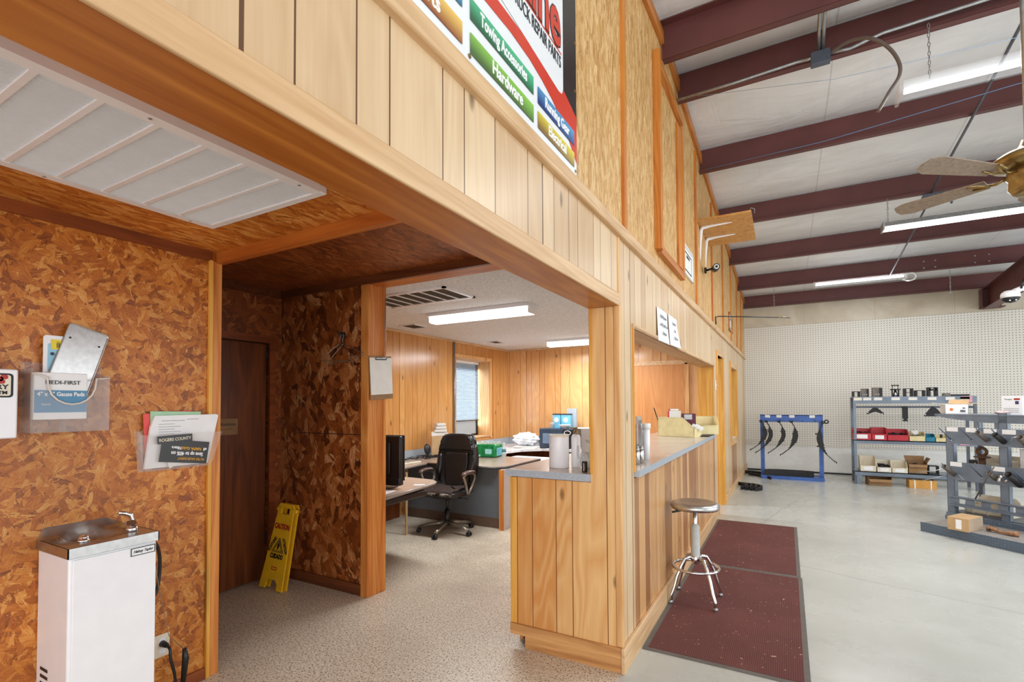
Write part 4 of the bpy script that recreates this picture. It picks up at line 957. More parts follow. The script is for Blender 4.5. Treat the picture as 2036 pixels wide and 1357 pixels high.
# ================= floor mats and stool =================
def matpiece(label, y0, y1, x0=.035, x1=.915):
    t = thing('floor_mat', ((x0+x1)/2, (y0+y1)/2, 0), label, 'mat'); a, b = (x1-x0)/2, (y1-y0)/2
    ob('carpet', G().box(-a+.03, a-.03, -b+.03, b-.03, 0, .009), M_MAT, t)
    g = G(); g.box(-a, a, -b, -b+.03, 0, .007, .002); g.box(-a, a, b-.03, b, 0, .007, .002); g.box(-a, -a+.03, -b+.03, b-.03, 0, .007); g.box(a-.03, a, -b+.03, b-.03, 0, .007)
    ob('rubber_border', g, plain('grey_rubber', (104, 98, 92), .7), t)
    return t
m1 = matpiece('nearer maroon ribbed floor mat under the stool legs', 3.03, 4.86); m2 = matpiece('farther maroon ribbed floor mat along the counter', 4.87, 6.78)
m1.rotation_euler = (0, 0, math.radians(-.3)); m2.rotation_euler = (0, 0, math.radians(-.3))
g = G(); rnd = random.Random(5)
for k in range(260):
    x = rnd.uniform(.08, .88); y = rnd.uniform(3.1, 6.7) if rnd.random() < .75 else rnd.uniform(3.1, 4.4); s = rnd.uniform(.002, .006)*(2.2 if rnd.random() < .06 else 1)
    g.at((x, y, .0095), rnd.uniform(0, 6)).box(-s, s, -s*.4, s*.4, 0, .0012)
o = ob('debris', g, plain('pale_debris', (190, 150, 130), .8), kind='stuff'); tagit(o, 'pale wood crumbs scattered over the maroon mats', 'crumbs')
t = thing('bar_stool', (.205, 3.95, 0.0095), 'chrome bar stool with round dented metal seat on the maroon mat', 'stool', rz=math.radians(0))
ob('seat', G().lathe([(.02, .70), (.14, .698), (.168, .703), (.178, .722), (.172, .742), (.145, .754), (.11, .751), (.06, .745), (0, .743)], seg=48), M_BRUSH, t).location = (0, 0, -.018)
ob('seat_post', G().cyl((0, 0, .42), (0, 0, .70), .016), M_CHROME, t)
g = G(); z = .32; pr_ = [(.024, .315)]
for k in range(17): pr_ += [(.034, .325+.0135*k), (.029, .331+.0135*k)]
pr_ += [(.024, .565), (.018, .57)]
tagit(ob('bellows', G().lathe(pr_, seg=24), plain('grey_bellows', (186, 188, 184), .5), t), 'ribbed grey bellows')
ob('height_lever', G().tube([(-.01, -.01, .685), (-.07, -.05, .675), (-.09, -.08, .68)], [.006, .006, .006], 8).tube([(-.08, -.07, .678), (-.14, -.13, .668)], [.009, .008], 8), M_BLK, t)
ob('hub', G().lathe([(.02, .27), (.03, .28), (.034, .33), (.026, .335)], seg=20), M_CHROME, t)
for k in range(4):
    a = math.radians(45+90*k); c, s = math.cos(a), math.sin(a)
    lg = ob('leg', G().tube([(r*c, r*s, z) for r, z in ((.02, .30), (.05, .325), (.095, .315), (.125, .27), (.165, .19), (.19, .11), (.215, .06), (.22, .012))], .0125, 10), M_CHROME, t)
    ob('foot_cap', G().lathe([(.016, 0), (.0155, .018), (.012, .022)], (.22*c, .22*s, 0), 12), M_STEEL, lg)
R_ = .165
ob('foot_ring', G().tube([(R_*math.cos(2*PI*k/40), R_*math.sin(2*PI*k/40), .248) for k in range(40)], .0105, 10, closed=True), M_CHROME, t)

# ================= office =================
DZ = .74
t = thing('corner_desk', (0, 0, 0), 'taupe L shaped desk wing under the black monitor behind the hall wall', 'desk')
g = G().prism([(-3.72, 3.01), (-2.05, 3.01), (-2.12, 3.55), (-2.16, 3.80), (-2.20, 3.88), (-2.28, 3.93), (-2.75, 3.95), (-3.05, 4.1), (-3.17, 4.5), (-3.22, 5.02), (-3.72, 5.02)], (0, 0, DZ-.03), X3, Y3, .03)
ob('desk_top', g, M_DESK, t)
g = G().tube([(-2.05, 3.02, DZ-.015), (-2.12, 3.55, DZ-.015), (-2.16, 3.80, DZ-.015), (-2.20, 3.88, DZ-.015), (-2.28, 3.93, DZ-.015), (-2.75, 3.95, DZ-.015), (-3.05, 4.1, DZ-.015), (-3.17, 4.5, DZ-.015), (-3.22, 5.02, DZ-.015)], .0155, 8)
ob('bullnose_edge', g, plain('taupe_edge', (150, 138, 128), .3), t)
ob('keyboard_tray', G().box(-2.95, -2.12, 3.10, 3.65, DZ-.10, DZ-.045, .01).box(-2.22, -2.19, 3.2, 3.26, DZ-.12, DZ-.03), M_BLK, t)
ob('support_panel', G().box(-3.7, -3.66, 3.05, 5.0, 0.0, DZ-.03), M_DOOR, t)
ob('leg', G().box(-3.0, -2.98, 4.35, 4.37, 0, DZ-.03), M_CARD, t)
ob('backsplash', G().box(-3.737, -3.722, 3.01, 6.35, DZ, .855), M_LAMG, t)
t = thing('peninsula_desk', (0, 0, 0), 'desk peninsula with dark grey modesty panel behind the office chair', 'desk')
g = G().prism([(-3.72, 5.03), (-2.25, 5.03), (-2.13, 5.12), (-2.12, 6.08), (-3.3, 6.15), (-3.72, 6.3)], (0, 0, DZ-.03), X3, Y3, .03)
ob('desk_top', g, M_DESK, t)
ob('edge_band', G().tube([(-3.3, 5.028, DZ-.015), (-2.25, 5.028, DZ-.015), (-2.13, 5.12, DZ-.015), (-2.12, 6.08, DZ-.015)], .0155, 8), M_DEDGE, t)
ob('modesty_panel', G().box(-3.6, -2.15, 5.10, 5.12, .12, DZ-.03), M_DESKG, t)
ob('kick_board', G().box(-3.6, -2.15, 5.095, 5.125, 0, .12), plain('kick_dark', (96, 74, 58), .7), t)
ob('end_panel', G().box(-2.15, -2.10, 5.05, 6.0, 0, DZ-.03), M_DESKL, t)
ob('end_panel_edge', G().box(-2.155, -2.098, 5.03, 5.05, 0, DZ-.03), M_ORZ, t)
t = thing('back_desk', (0, 0, 0), 'pale work surface along the office back wall under the microwave', 'desk')
g = G().prism([(-3.72, 6.32), (-3.3, 6.2), (-3.05, 6.6), (-2.95, 7.1), (-2.7, 7.38), (-.95, 7.40), (-.95, 8.07), (-3.72, 8.07)], (0, 0, DZ-.035), X3, Y3, .035)
ob('desk_top', g, plain('work_surface_pale', (222, 220, 220), .25), t)
ob('backsplash', G().box(-3.737, -3.722, 6.35, 8.085, DZ, .86).box(-3.72, -.95, 8.06, 8.083, DZ, .86), M_LAMG, t)
ob('leg', G().box(-1.05, -1.0, 7.5, 8.0, 0, DZ-.035), M_DESKG, t)
ob('back_panel', G().box(-3.7, -1.0, 7.95, 7.97, 0, DZ-.035), M_DOOR, t)
t = thing('microwave', (-2.52, 7.72, DZ), 'dark blue grey microwave on the back desk beside the plastic bag', 'microwave')
ob('body', G().box(-.31, .31, -.18, .20, .012, .33, .008), plain('microwave_blue_grey', (70, 82, 98), .35, .3), t)
ob('door', G().box(-.305, .12, -.20, -.18, .02, .322, .006), plain('microwave_door', (62, 74, 92), .2, .2), t)
ob('door_window', G().box(-.24, .08, -.203, -.199, .08, .25), plain('microwave_window', (110, 128, 150), .15), t)
ob('control_panel', G().box(.125, .305, -.2, -.18, .02, .322, .004), M_BLK, t)
ob('display', G().tube([(.21+.055*math.cos(2*PI*k/24), -.203, .265+.034*math.sin(2*PI*k/24)) for k in range(24)], .005, 6, closed=True), M_PAPER, t)
for x in (-.27, .27): ob('foot', G().cyl((x, -.14, 0), (x, -.14, .014), .012), M_BLK, t)
mz = DZ+.331
for i, (x, lab, w_) in enumerate(((-2.60, 'blue and white carton at the left on top of the microwave', .14), (-2.43, 'blue and white carton at the right on top of the microwave', .17))):
    t = box_thing('food_carton', lab, 'carton', (x, 7.78, mz), w_, .09, .24-.0*i, plain('pale_blue_carton', (104, 178, 206), .5))
    ob('round_logo', G().cyl((0, -.046, .14), (0, -.049, .14), .042), M_PAPER, t)
    ob('dark_lid', G().box(-w_/2-.002, w_/2+.002, -.047, .047, .222, .243), M_INK, t)
t = box_thing('food_carton', 'taller pale grey carton behind the blue cartons on the microwave', 'carton', (-2.37, 7.885, mz), .17, .07, .33, M_LAMG)
t = thing('bowl', (-2.40, 7.62, mz), 'white bowl on top of the microwave', 'bowl'); ob('bowl_shell', G().lathe([(.03, 0), (.045, .01), (.095, .05), (.105, .062), (.1, .062), (.04, .02), (0, .016)], seg=32), M_WHITE, t); ob('foot_ring', G().lathe([(.035, 0), (.037, .006)], seg=24), M_WHITE, t)
t = thing('foam_cup', (-2.62, 7.60, mz), 'white foam cup at the left front on top of the microwave', 'cup'); ob('cup_body', G().lathe([(.03, 0), (.042, .09), (.044, .092), (.04, .09), (.028, .01)], seg=24), M_WHITEM, t)
o = ob('paper_plate', G().lathe([(.03, 0), (.14, .004), (.16, .014), (.15, .012), (.03, .006)], (-2.13, 7.66, mz), 32), M_PAPER); tagit(o, 'grey white plate edge at the right on top of the microwave', 'plate')
t = thing('grocery_bag', (-3.08, 7.55, DZ+.03), 'crumpled white plastic grocery bag on the back desk', 'plastic bag')
ob('bag', G().grid(bagf(.23, .17, .21, 11), 60, 30, closed_u=True), plain('white_plastic_bag', (226, 228, 232), .3, var=.06, ns=18, bump=.4, bs=40), t)
t = thing('paper_stack', (-3.02, 7.42, DZ), 'low stack of cream papers in front of the grocery bag', 'papers')
for k in range(3): ob('sheet_bundle', G().at((0, 0, .009*k), .1*k).box(-.20, .22, -.13, .14, 0, .008), M_CREAM2 if k % 2 else M_PAPER, t)
t = thing('notebook', (-2.93, 7.28, DZ+.028) if False else (-2.72, 7.455, DZ), 'dark notebook lying in front of the microwave', 'notebook', rz=.1); ob('cover', G().box(-.05, .05, -.03, .03, 0, .03, .004), M_INK, t)
t = box_thing('storage_box', 'white storage box with a lid behind the desk peninsula', 'box', (-2.62, 6.72, 0), .62, .40, .60, M_WHITEM)
ob('lid', G().box(-.325, .325, -.215, .215, .60, .66, .004), M_PAPER, t); ob('pull', G().box(.3125, .316, -.05, .05, .40, .44), M_CARDD, t)
t = box_thing('cardboard_box', 'plain tan cardboard box at the right of the white storage box', 'box', (-2.05, 6.78, 0), .42, .42, .62, M_CARD)
ob('tape_strip', G().box(-.03, .03, -.2115, -.2095, .05, .62), M_CARDO, t)
# water pack + bottle
t = thing('water_bottle_pack', (-2.98, 5.98, DZ), 'green shrink wrapped pack of water bottles on the desk peninsula', 'water pack', rz=math.radians(8))
ob('green_wrap', G().box(-.29, .26, -.14, .14, .0, .185, .03, seg=4), M_GREENP, t)
ob('blue_end_print', G().box(.255, .264, -.10, .10, .02, .13, .004), plain('light_blue_print', (110, 196, 214), .3), t)
for k, (a, b, c, d) in enumerate(((.10, .2, .05, .12), (-.05, .03, .01, .04))): ob('label_print', G().prism(rr(b-a, d-c, .015, 4, (a+b)/2, (c+d)/2), (0, -.142, 0), X3, Z3, .002), plain('pale_aqua_print', (160, 220, 220), .3), t)
for i in range(6):
    for j in range(3):
        ob('bottle_top', G().lathe([(.032, .17), (.03, .18), (.014, .19), (.012, .195), (.015, .197), (.015, .212), (.012, .214)], (-.24+.092*i, -.09+.09*j, 0), 12), M_BOTTLE, t)
t = thing('water_bottle', (-2.64, 6.0, DZ), 'single clear water bottle beside the green pack', 'bottle')
ob('bottle_body', G().lathe([(.028, 0), (.031, .006), (.03, .06), (.031, .11), (.03, .13), (.014, .17), (.012, .18)], seg=20), M_BOTTLE, t)
ob('label', G().lathe([(.0315, .075), (.0315, .115)], seg=20), plain('teal_label', (70, 130, 140), .4), t); ob('cap', G().lathe([(.015, .18), (.015, .198), (.012, .2)], seg=16), M_PAPER, t)
# monitor on the corner desk
t = thing('office_monitor', (-2.38, 3.36, DZ), 'large black monitor seen from behind on the corner desk', 'monitor', rz=math.radians(6))
ob('rear_housing', G().box(-.33, .20, -.035, .02, .075, .47, .014).box(-.25, .10, -.055, -.03, .13, .42, .012), M_BLK, t)
ob('bezel', G().box(-.335, .205, .018, .032, .07, .475, .004), M_BLKM, t)
ob('lower_chin', G().box(-.33, .20, -.045, .02, .03, .10, .010), M_BLK, t)
ob('stand_foot', G().prism(rr(.34, .2, .06, 5, -.06, .0), (0, 0, 0), X3, Y3, .012).box(-.09, -.03, -.02, .02, .01, .10), M_BLK, t)
o = ob('paper_sheet', G().at((-2.22, 3.17, DZ+.0005), .2).box(-.1, .08, -.08, .1, 0, .0015), M_PAPER); tagit(o, 'white paper sheet on the near edge of the corner desk', 'paper')
o = ob('paper_scrap', G().at((-2.17, 3.60, DZ+.0005), .6).box(-.05, .05, -.03, .03, 0, .004), M_PAPER2); tagit(o, 'small white scrap beside the monitor foot', 'paper')
t = thing('keyboard', (-3.38, 4.80, DZ), 'beige keyboard on the desk edge below the panelled wall', 'keyboard', rz=math.radians(84))
ob('key_case', G().box(-.2, .2, -.07, .07, 0, .022, .006), M_CREAM2, t)
for r_ in range(4): ob('key_row', G().box(-.185, .185, -.056+.03*r_, -.034+.03*r_, .02, .029, .002), plain('key_grey', (150, 140, 124), .6), t)
t = thing('web_camera', (-3.5, 5.38, DZ), 'small black web camera on a stand among desk cables', 'web camera', rz=.3)
ob('stand', G().lathe([(.045, 0), (.045, .008), (.012, .014), (.008, .06)], seg=20), M_BLK, t); ob('camera_head', G().lathe([(.0, -.012), (.05, -.010), (.05, .01), (0, .012)], seg=24), M_BLK, t)
ch_ = SC_CH(t)[-1]; ch_.rotation_euler = (math.radians(80), 0, math.radians(60)); ch_.location = (0, 0, .13); ch_.scale = (1, 1.5, 1)
t = thing('cable_tangle', (-3.48, 5.15, DZ), 'tangle of black cables on the desk under the panelled wall', 'cables')
rnd = random.Random(9)
for k in range(6):
    pts = []; x, y = rnd.uniform(-.12, .08), -.35+.04*k
    for q in range(14): x += rnd.uniform(-.05, .05); y += .05; pts.append((max(-.2, min(.2, x)), y, .008+.03*abs(math.sin(q*.9+k))))
    smo = []
    for q in range(len(pts)-1):
        for w_ in range(3): a = w_/3; smo.append(tuple(pts[q][i]*(1-a)+pts[q+1][i]*a for i in range(3)))
    ob('cable', G().tube(smo, .004, 6), M_BLK, t)
t = thing('file_sorter', (-3.52, 5.68, DZ), 'stack of tan folders standing at the left of the office chair', 'folders', rz=math.radians(70))
for k in range(6):
    h = .30+.018*k*(1 if k < 4 else .8); ob('folder', G().box(-.15+.01*k, .15, -.03+.018*k, -.024+.018*k, 0, h-.05*(k % 2)), (M_CARD, M_CREAM2, M_PAPER2)[k % 3], t)
ob('black_base', G().box(-.18, .18, -.06, .1, 0, .03, .008), M_BLK, t)
t = thing('receipt_roll', (-3.56, 5.74, DZ+.345), 'white paper bundle on top of the tan folders', 'papers', rz=.9)
for k in range(3): ob('bundle', G().at((0, 0, .045*k), .1*k).box(-.09+.01*k, .09-.01*k, -.06, .06, 0, .04, .01), M_PAPER2, t)
# fluorescent fixtures
def wrap_light(loc, label):
    t = thing('fluorescent_fixture', loc, label, 'ceiling light', group='office ceiling fixtures')
    ob('housing', G().box(-.64, .64, -.12, .12, -.035, 0, .004), M_WHITE, t)
    ob('diffuser', G().prism([(-.085, 0), (.085, 0), (.075, -.055), (.05, -.068), (-.05, -.068), (-.075, -.055)], (-.62, 0, -.035), Y3, Z3, 1.24), M_TUBE2, t)
    for s in (-1, 1): ob('end_cap', G().box(s*.63-.012, s*.63+.012, -.09, .09, -.10, -.03, .004), M_WHITE, t)
    return t
l0 = wrap_light((-2.02, 4.42, 2.5), 'long white lit fluorescent fixture nearer on the office ceiling')
dup(l0, (-1.86, 7.2, 2.5), label='long white lit fluorescent fixture farther on the office ceiling')
def vent(label, x0, x1, y0, y1, z, n, dark=M_DUCT, fr=.03):
    cx, cy = (x0+x1)/2, (y0+y1)/2; t = thing('ceiling_vent', (cx, cy, z), label, 'ceiling vent'); a, b = (x1-x0)/2, (y1-y0)/2
    g = G(); g.box(-a, a, -b, -b+fr, -.015, 0); g.box(-a, a, b-fr, b, -.015, 0); g.box(-a, -a+fr, -b, b, -.015, 0); g.box(a-fr, a, -b, b, -.015, 0)
    ob('frame', g, M_WHITE, t); ob('dark_grille', G().box(-a+fr, a-fr, -b+fr, b-fr, -.006, -.002), dark, t)
    for k in range(1, n): x = -a+fr+(2*a-2*fr)*k/n; ob('divider_bar', G().box(x-.006, x+.006, -b+fr, b-fr, -.014, -.004), M_WHITE, t)
vent('large dusty return vent with dark cells on the office ceiling', -2.72, -1.70, 3.36, 3.84, 2.5, 7)
vent('small dark ceiling vent nearer along the panelled office wall', -3.46, -3.22, 4.76, 5.04, 2.5, 1, fr=.008)
vent('small dark ceiling vent farther along the panelled office wall', -3.36, -3.18, 6.72, 6.98, 2.5, 1, fr=.008)
o = ob('wall_conduit', G().cyl((WX+.02, 6.33, 0.86), (WX+.02, 6.33, 2.47), .013), M_STEEL); tagit(o, 'grey vertical conduit on the wall left of the office window', 'conduit')
# --- office chair ---
t = thing('office_chair', (-2.65, 4.68, 0), 'black leather office chair with worn seat and loop armrests', 'office chair', rz=math.radians(4))
# five star base: faces local -y
ob('gas_lift', G().cyl((0, 0, .08), (0, 0, .26), .03).cyl((0, 0, .26), (0, 0, .42), .02), M_BLK, t)
for k in range(5):
    a = math.radians(-90+72*k+8); c, s = math.cos(a), math.sin(a)
    arm = ob('base_leg', G().tube([(.02*c, .02*s, .115), (.12*c, .12*s, .105), (.24*c, .24*s, .085), (.325*c, .325*s, .064)], [.036, .030, .025, .019], 10, flat=(1.0, .8)), plain('champagne_metal', (150, 142, 130), .3, .7), t)
    g = G(); px, py = .33*c, .33*s
    for q in (-1, 1): g.cyl((px-s*.006*q, py+c*.006*q, .027), (px-s*.026*q, py+c*.026*q, .027), .027, .025, seg=18)
    g.cyl((px, py, .03), (px, py, .065), .009)
    ob('caster', g, M_BLK, arm)
ob('seat_plate', G().box(-.12, .12, -.12, .14, .40, .435, .008).cyl((.1, 0, .41), (.27, .02, .40), .007), M_BLK, t)
def cush(w_, d_, z0, h_, ex=.32):
    def f(u, v):
        a = 2*PI*u; q = -PI/2+PI*v
        sg = lambda k, e: math.copysign(abs(k)**e, k)
        return (w_*sg(math.cos(a), ex)*sg(math.cos(q), .35), d_*sg(math.sin(a), ex)*sg(math.cos(q), .35), z0+h_*sg(math.sin(q), .7))
    return f
g = G().grid(cush(.26, .25, .475, .045), 40, 16, closed_u=True)
for v in g.b.verts: v.co.y -= .03
ob('seat', g, M_LEATH, t)
g = G().grid(lambda u, v: (-.22+.44*u+.008*math.sin(v*20), -.27+.40*v+.012*math.sin(u*17), .522+.006*math.sin(u*9+v*7)-.05*max(0, .12-v)*4), 24, 20); w0 = ob('worn_patch', g, M_WORN, t, solid=.006)
g = G(); rnd = random.Random(3)
for k in range(160):
    x = rnd.uniform(-.23, .23); y = -.272+rnd.uniform(-.006, .006)+.006*math.sin(x*40); g.cyl((x, y, .50), (x+rnd.uniform(-.012, .012), y-.008, .478+rnd.uniform(-.012, .01)), .0016, seg=4)
ob('frayed_stuffing', g, plain('fray_grey', (172, 160, 146), .9), t).__setitem__('kind', 'stuff')
# back: curved padded shell, waisted
def backf(u, v, off=0.0, sc_=1.0, z0=.47, z1=1.13):
    z = z0+(z1-z0)*v
    w_ = .20+.055*math.sin(PI*min(1, v*1.15))+.035*(v > .0)*v - .05*math.exp(-((v-.0)/.16)**2)
    w_ *= (1-max(0, (v-.9))*1.8)*sc_
    x = (u*2-1)
    y = .20+.02*math.sin(PI*v*1.2)+.10*v+.045*abs(x)**2*-1+off
    xr = math.copysign(abs(x)**.9, x)
    return (w_*xr, y, z-(.025*abs(x)**4 if v > .8 else 0))
g = G().grid(lambda u, v: backf(u, v), 24, 28); ob('backrest', g, M_LEATH, t, solid=.07)
g = G().grid(lambda u, v: backf(u, .70+.29*v, -.045, .93), 24, 10); ob('head_pad', g, M_LEATH, t, solid=.03)
g = G().grid(lambda u, v: backf(.20+.6*u, .04+.62*v, -.042, .9), 20, 14); ob('lumbar_pad', g, M_LEATH, t, solid=.025)
for s in (-1, 1):
    g = G().tube([(s*x, y, z) for x, y, z in ((.27, .0, .47), (.285, -.06, .58), (.29, -.11, .67), (.29, -.06, .70), (.29, .08, .695), (.285, .15, .66), (.28, .15, .60), (.275, .09, .52), (.272, .03, .455))], .018, 10, closed=True, flat=(1.0, .8))
    ar = ob('arm_loop', g, plain('champagne_metal', (150, 142, 130), .3, .7), t)
    ob('arm_pad', G().tube([(s*.29, -.135, .685), (s*.292, -.10, .708), (s*.292, 0, .716), (s*.29, .10, .708), (s*.288, .15, .685)], [.018, .028, .03, .026, .016], 10, flat=(1.1, .6)), plain('worn_arm_pad', (98, 78, 70), .3), ar)
    ob('side_bolster', G().tube([(s*.215, .16, .56), (s*.225, .18, .70), (s*.235, .22, .84), (s*.23, .24, .93)], [.02, .04, .036, .02], 10), M_LEATH, t)
# ================= roof steel, lights, fan =================
ordn = ['first (nearest, mostly above the picture)', 'second', 'nearest visible', 'second visible', 'third visible', 'fourth visible', 'fifth visible', 'sixth visible', 'last, against the far wall,']
names = ['behind the camera', 'over the camera', 'nearest in view at the top edge', 'second from the top edge, carrying the silver conduit', 'third from the top edge, with the blue string', 'fourth, behind the plywood shelf', 'fifth, behind the far long light', 'sixth, above the far clear fixture', 'farthest, resting on the far wall']
for (y, _), nm in zip(PUR, names):
    if y < 3: continue
    z = roof_z(y)
    t = thing('roof_purlin', (.02, y, z), 'maroon steel roof purlin, '+nm, 'purlin', group='maroon roof purlins')
    s = 1 if y > 4.2 else -1
    ob('web', G().box(0, 9.3, -.003, .003, 0, .27), M_RED, t)
    ob('flange', G().box(0, 9.3, -.065 if s > 0 else 0, 0 if s > 0 else .065, 0, .005).box(0, 9.3, -.066 if s > 0 else .061, -.061 if s > 0 else .066, 0, .02), M_RED, t)
    ob('upper_flange', G().box(0, 9.3, 0 if s > 0 else -.065, .065 if s > 0 else 0, .262, .27), M_RED, t)
    if abs(y-10.6) < .1:
        for x in (2.9, 3.05, 3.55, 3.72):
            for zz in (.06, .17): ob('bolt', G().cyl((x, -.003, zz), (x, -.012, zz), .012, seg=8), M_STEEL, t)
# rafter frame at the far right
t = thing('roof_rafter', (4.1, 0, 0), 'heavy maroon rafter beam running towards the camera at the right', 'beam')
ya, yb = 12.0, 4.8; zA, zB = roof_z(ya)-.03, roof_z(yb)-.03
g = G(); g.prism([(ya, zA), (yb, zB), (yb, zB-.62), (ya, zA-.36)], (-.004, 0, 0), Y3, Z3, .008); ob('web', g, M_RED, t)
for a, b in ((0, 0), (-.36, -.62)):
    g = G().prism([(ya, zA+a), (yb, zB+b), (yb, zB+b-.012), (ya, zA+a-.012)], (-.08, 0, 0), Y3, Z3, .16); ob('flange', g, M_RED, t)
t = thing('steel_column', (4.12, 11.98, 0), 'maroon steel column end showing above the pegboard under the rafter', 'column')
ob('web', G().box(-.12, .12, -.003, .003, 0.0, 3.50), M_RED, t); ob('flange', G().box(-.13, -.12, -.08, .08, 0, 3.50), M_RED, t); ob('flange', G().box(.12, .13, -.08, .08, 0, 3.50), M_RED, t)
ob('end_plate', G().box(-.13, .18, -.09, .09, 3.18, 3.2), M_RED, t)
for o_ in SC_CH(t):
    if not o_.name.startswith('end'): o_.scale = (1, 1, .35/3.5); o_.location = (0, 0, 3.19)
# conduits
t = thing('roof_conduit', (0, 0, 0), 'silver conduit running along the second purlin through a junction box', 'conduit')
yc = 4.47; zc = roof_z(4.56)-.0
ob('conduit_run', G().tube([(.03, yc, zc-.01), (.5, yc, zc-.005), (.95, yc, zc+.015), (1.02, yc, zc+.01), (1.05, yc-.02, zc-.0)], .012, 8), M_STEEL, t)
ob('conduit_run', G().tube([(1.16, yc-.02, zc), (1.3, yc, zc+.0), (1.5, yc, zc+.045), (2.0, yc, zc+.06), (2.7, yc, zc+.08), (2.9, yc, zc+.1), (4, yc, zc+.1)], .012, 8), M_STEEL, t)
ob('junction_box', G().box(1.04, 1.17, yc-.05, yc+.01, zc-.07, zc+.03, .004), M_GREYD, t)
ob('drop_conduit', G().tube([(1.095, yc-.02, zc+.03), (1.09, 4.3, zc+.09), (1.075, 3.72, zc+.09), (1.07, 3.0, zc+.0)], .013, 8).tube([(1.12, yc-.02, zc+.03), (1.12, 4.3, zc+.09), (1.105, 3.72, zc+.09), (1.10, 3.0, zc+.0)], .013, 8), M_STEEL, t)
tagit(ob('flex_cord', G().tube(sm([(1.17, yc-.02, zc+.0), (1.28, 4.36, zc-.01), (1.40, 4.3, zc-.07), (1.50, 4.3, zc-.17), (1.56, 4.3, zc-.30), (1.56, 4.3, zc-.40), (1.50, 4.3, zc-.5), (1.435, 4.3, zc-.62)]), .012, 8), plain('brown_cord', (104, 92, 84), .4), t), 'brown loose flexible cord')
t = thing('roof_conduit', (0, 0, 0), 'thin grey conduit crossing under the purlins towards the far wall', 'conduit')
ob('conduit_run', G().tube([(2.30, 3.9, 4.17), (2.32, 4.56, 4.17), (2.345, 5.86, 4.06), (2.36, 7.40, 3.935)], .012, 8), M_GREYD, t)
ob('conduit_run', G().tube([(2.37, 7.42, 3.90), (2.42, 9.05, 3.79), (2.44, 10.55, 3.66)], .012, 8), M_GREYD, t)
ob('junction_box', G().box(2.28, 2.48, 7.33, 7.42, 3.86, 3.92, .004), M_GREYD, t)
ob('flex_loop', G().tube([(2.46, 7.38, 3.90), (2.52, 7.38, 3.90), (2.55, 7.38, 3.84), (2.54, 7.36, 3.78)], .012, 8), M_GREYD, t)
t = thing('string', (0, 0, 0), 'blue string stretched under the third purlin', 'string'); ob('cord', G().tube([(.1, 5.78, 4.09), (1.2, 5.6, 4.03), (2.4, 5.2, 3.96), (3.6, 5.0, 3.95)], .003, 5), plain('blue_string', (110, 150, 196), .6), t)
t = thing('string', (0, 0, 0), 'pale string stretched from the wall under the second purlin', 'string'); ob('cord', G().tube([(.2, 4.5, 4.18), (1.2, 4.55, 4.03), (2.6, 4.5, 3.93)], .0018, 5), plain('pale_string', (150, 176, 206), .6), t)
def chain(nm, label, x, y, z0, z1):
    g = G(); n = int((z1-z0)/.034)
    for k in range(n+1):
        z = z0+.034*k; a = 0 if k % 2 else PI/2; c, s = math.cos(a)*.007, math.sin(a)*.007
        g.tube([(x+c*math.cos(q), y+s*math.cos(q), z+.020*math.sin(q)) for q in [2*PI*i/8 for i in range(8)]], .0028, 5, closed=True)
    o = ob(nm, g, M_STEEL); tagit(o, label, 'chain'); return o
def shop_light(loc, L, label, clear=True, rz=0):
    t = thing('shop_light', loc, label, 'hanging light', rz)
    if clear:
        ob('clear_lens', G().grid(lambda u, v: (-L/2+L*u, .09*math.cos(PI*(.02+.96*v)), -.075*math.sin(PI*(.02+.96*v))), 40, 14), M_CLEAR2, t)
        ob('lamp_tube', G().cyl((-L/2+.03, 0, -.022), (L/2-.03, 0, -.022), .017, seg=12), M_TUBE, t)
        for s in (-1, 1): ob('end_cap', G().box(s*L/2-.012, s*L/2+.012, -.095, .095, -.08, .02, .004), M_CLEAR, t)
        ob('back_plate', G().box(-L/2, L/2, -.095, .095, .0, .014), M_CLEAR2, t)
    else:
        ob('housing', G().prism([(-.09, .0), (.09, .0), (.05, .06), (-.05, .06)], (-L/2, 0, 0), Y3, Z3, L), M_STEEL, t)
        ob('lamp_panel', G().box(-L/2+.01, L/2-.01, -.07, .07, -.022, .002), M_TUBE, t)
        for s in (-1, 1): ob('end_cap', G().box(s*L/2-.008, s*L/2+.008, -.1, .1, -.03, .06), M_STEEL, t)
    return t
shop_light((2.80, 4.50, 3.79), 2.42, 'clear ribbed hanging shop light nearest, at the upper right edge')
shop_light((3.10, 7.32, 3.58), 2.42, 'bright flat hanging shop light in the middle of the roof', clear=False)
lt = shop_light((2.0, 10.55, 3.66), 1.34, 'short clear hanging shop light farthest away by the far wall')
ob('white_cord', G().tube(sm([(.66, 0, .0), (.75, 0, .02), (.80, 0, -.03), (.78, 0, -.09), (.70, 0, -.11), (.62, 0, -.08)]), .012, 8), M_PAPER, lt)
chain('light_chain', 'chain from the second purlin to the nearest hanging light', 1.765, 4.48, 3.82, 4.20)
chain('light_chain', 'short chain at the left end of the middle hanging light', 1.95, 7.36, 3.66, 3.95)
chain('light_chain', 'loose chain hanging left of the farthest clear light', .68, 10.53, 3.32, 3.68)
chain('light_chain', 'loose chain hanging at the right of the farthest clear light', 3.24, 10.53, 3.28, 3.68)
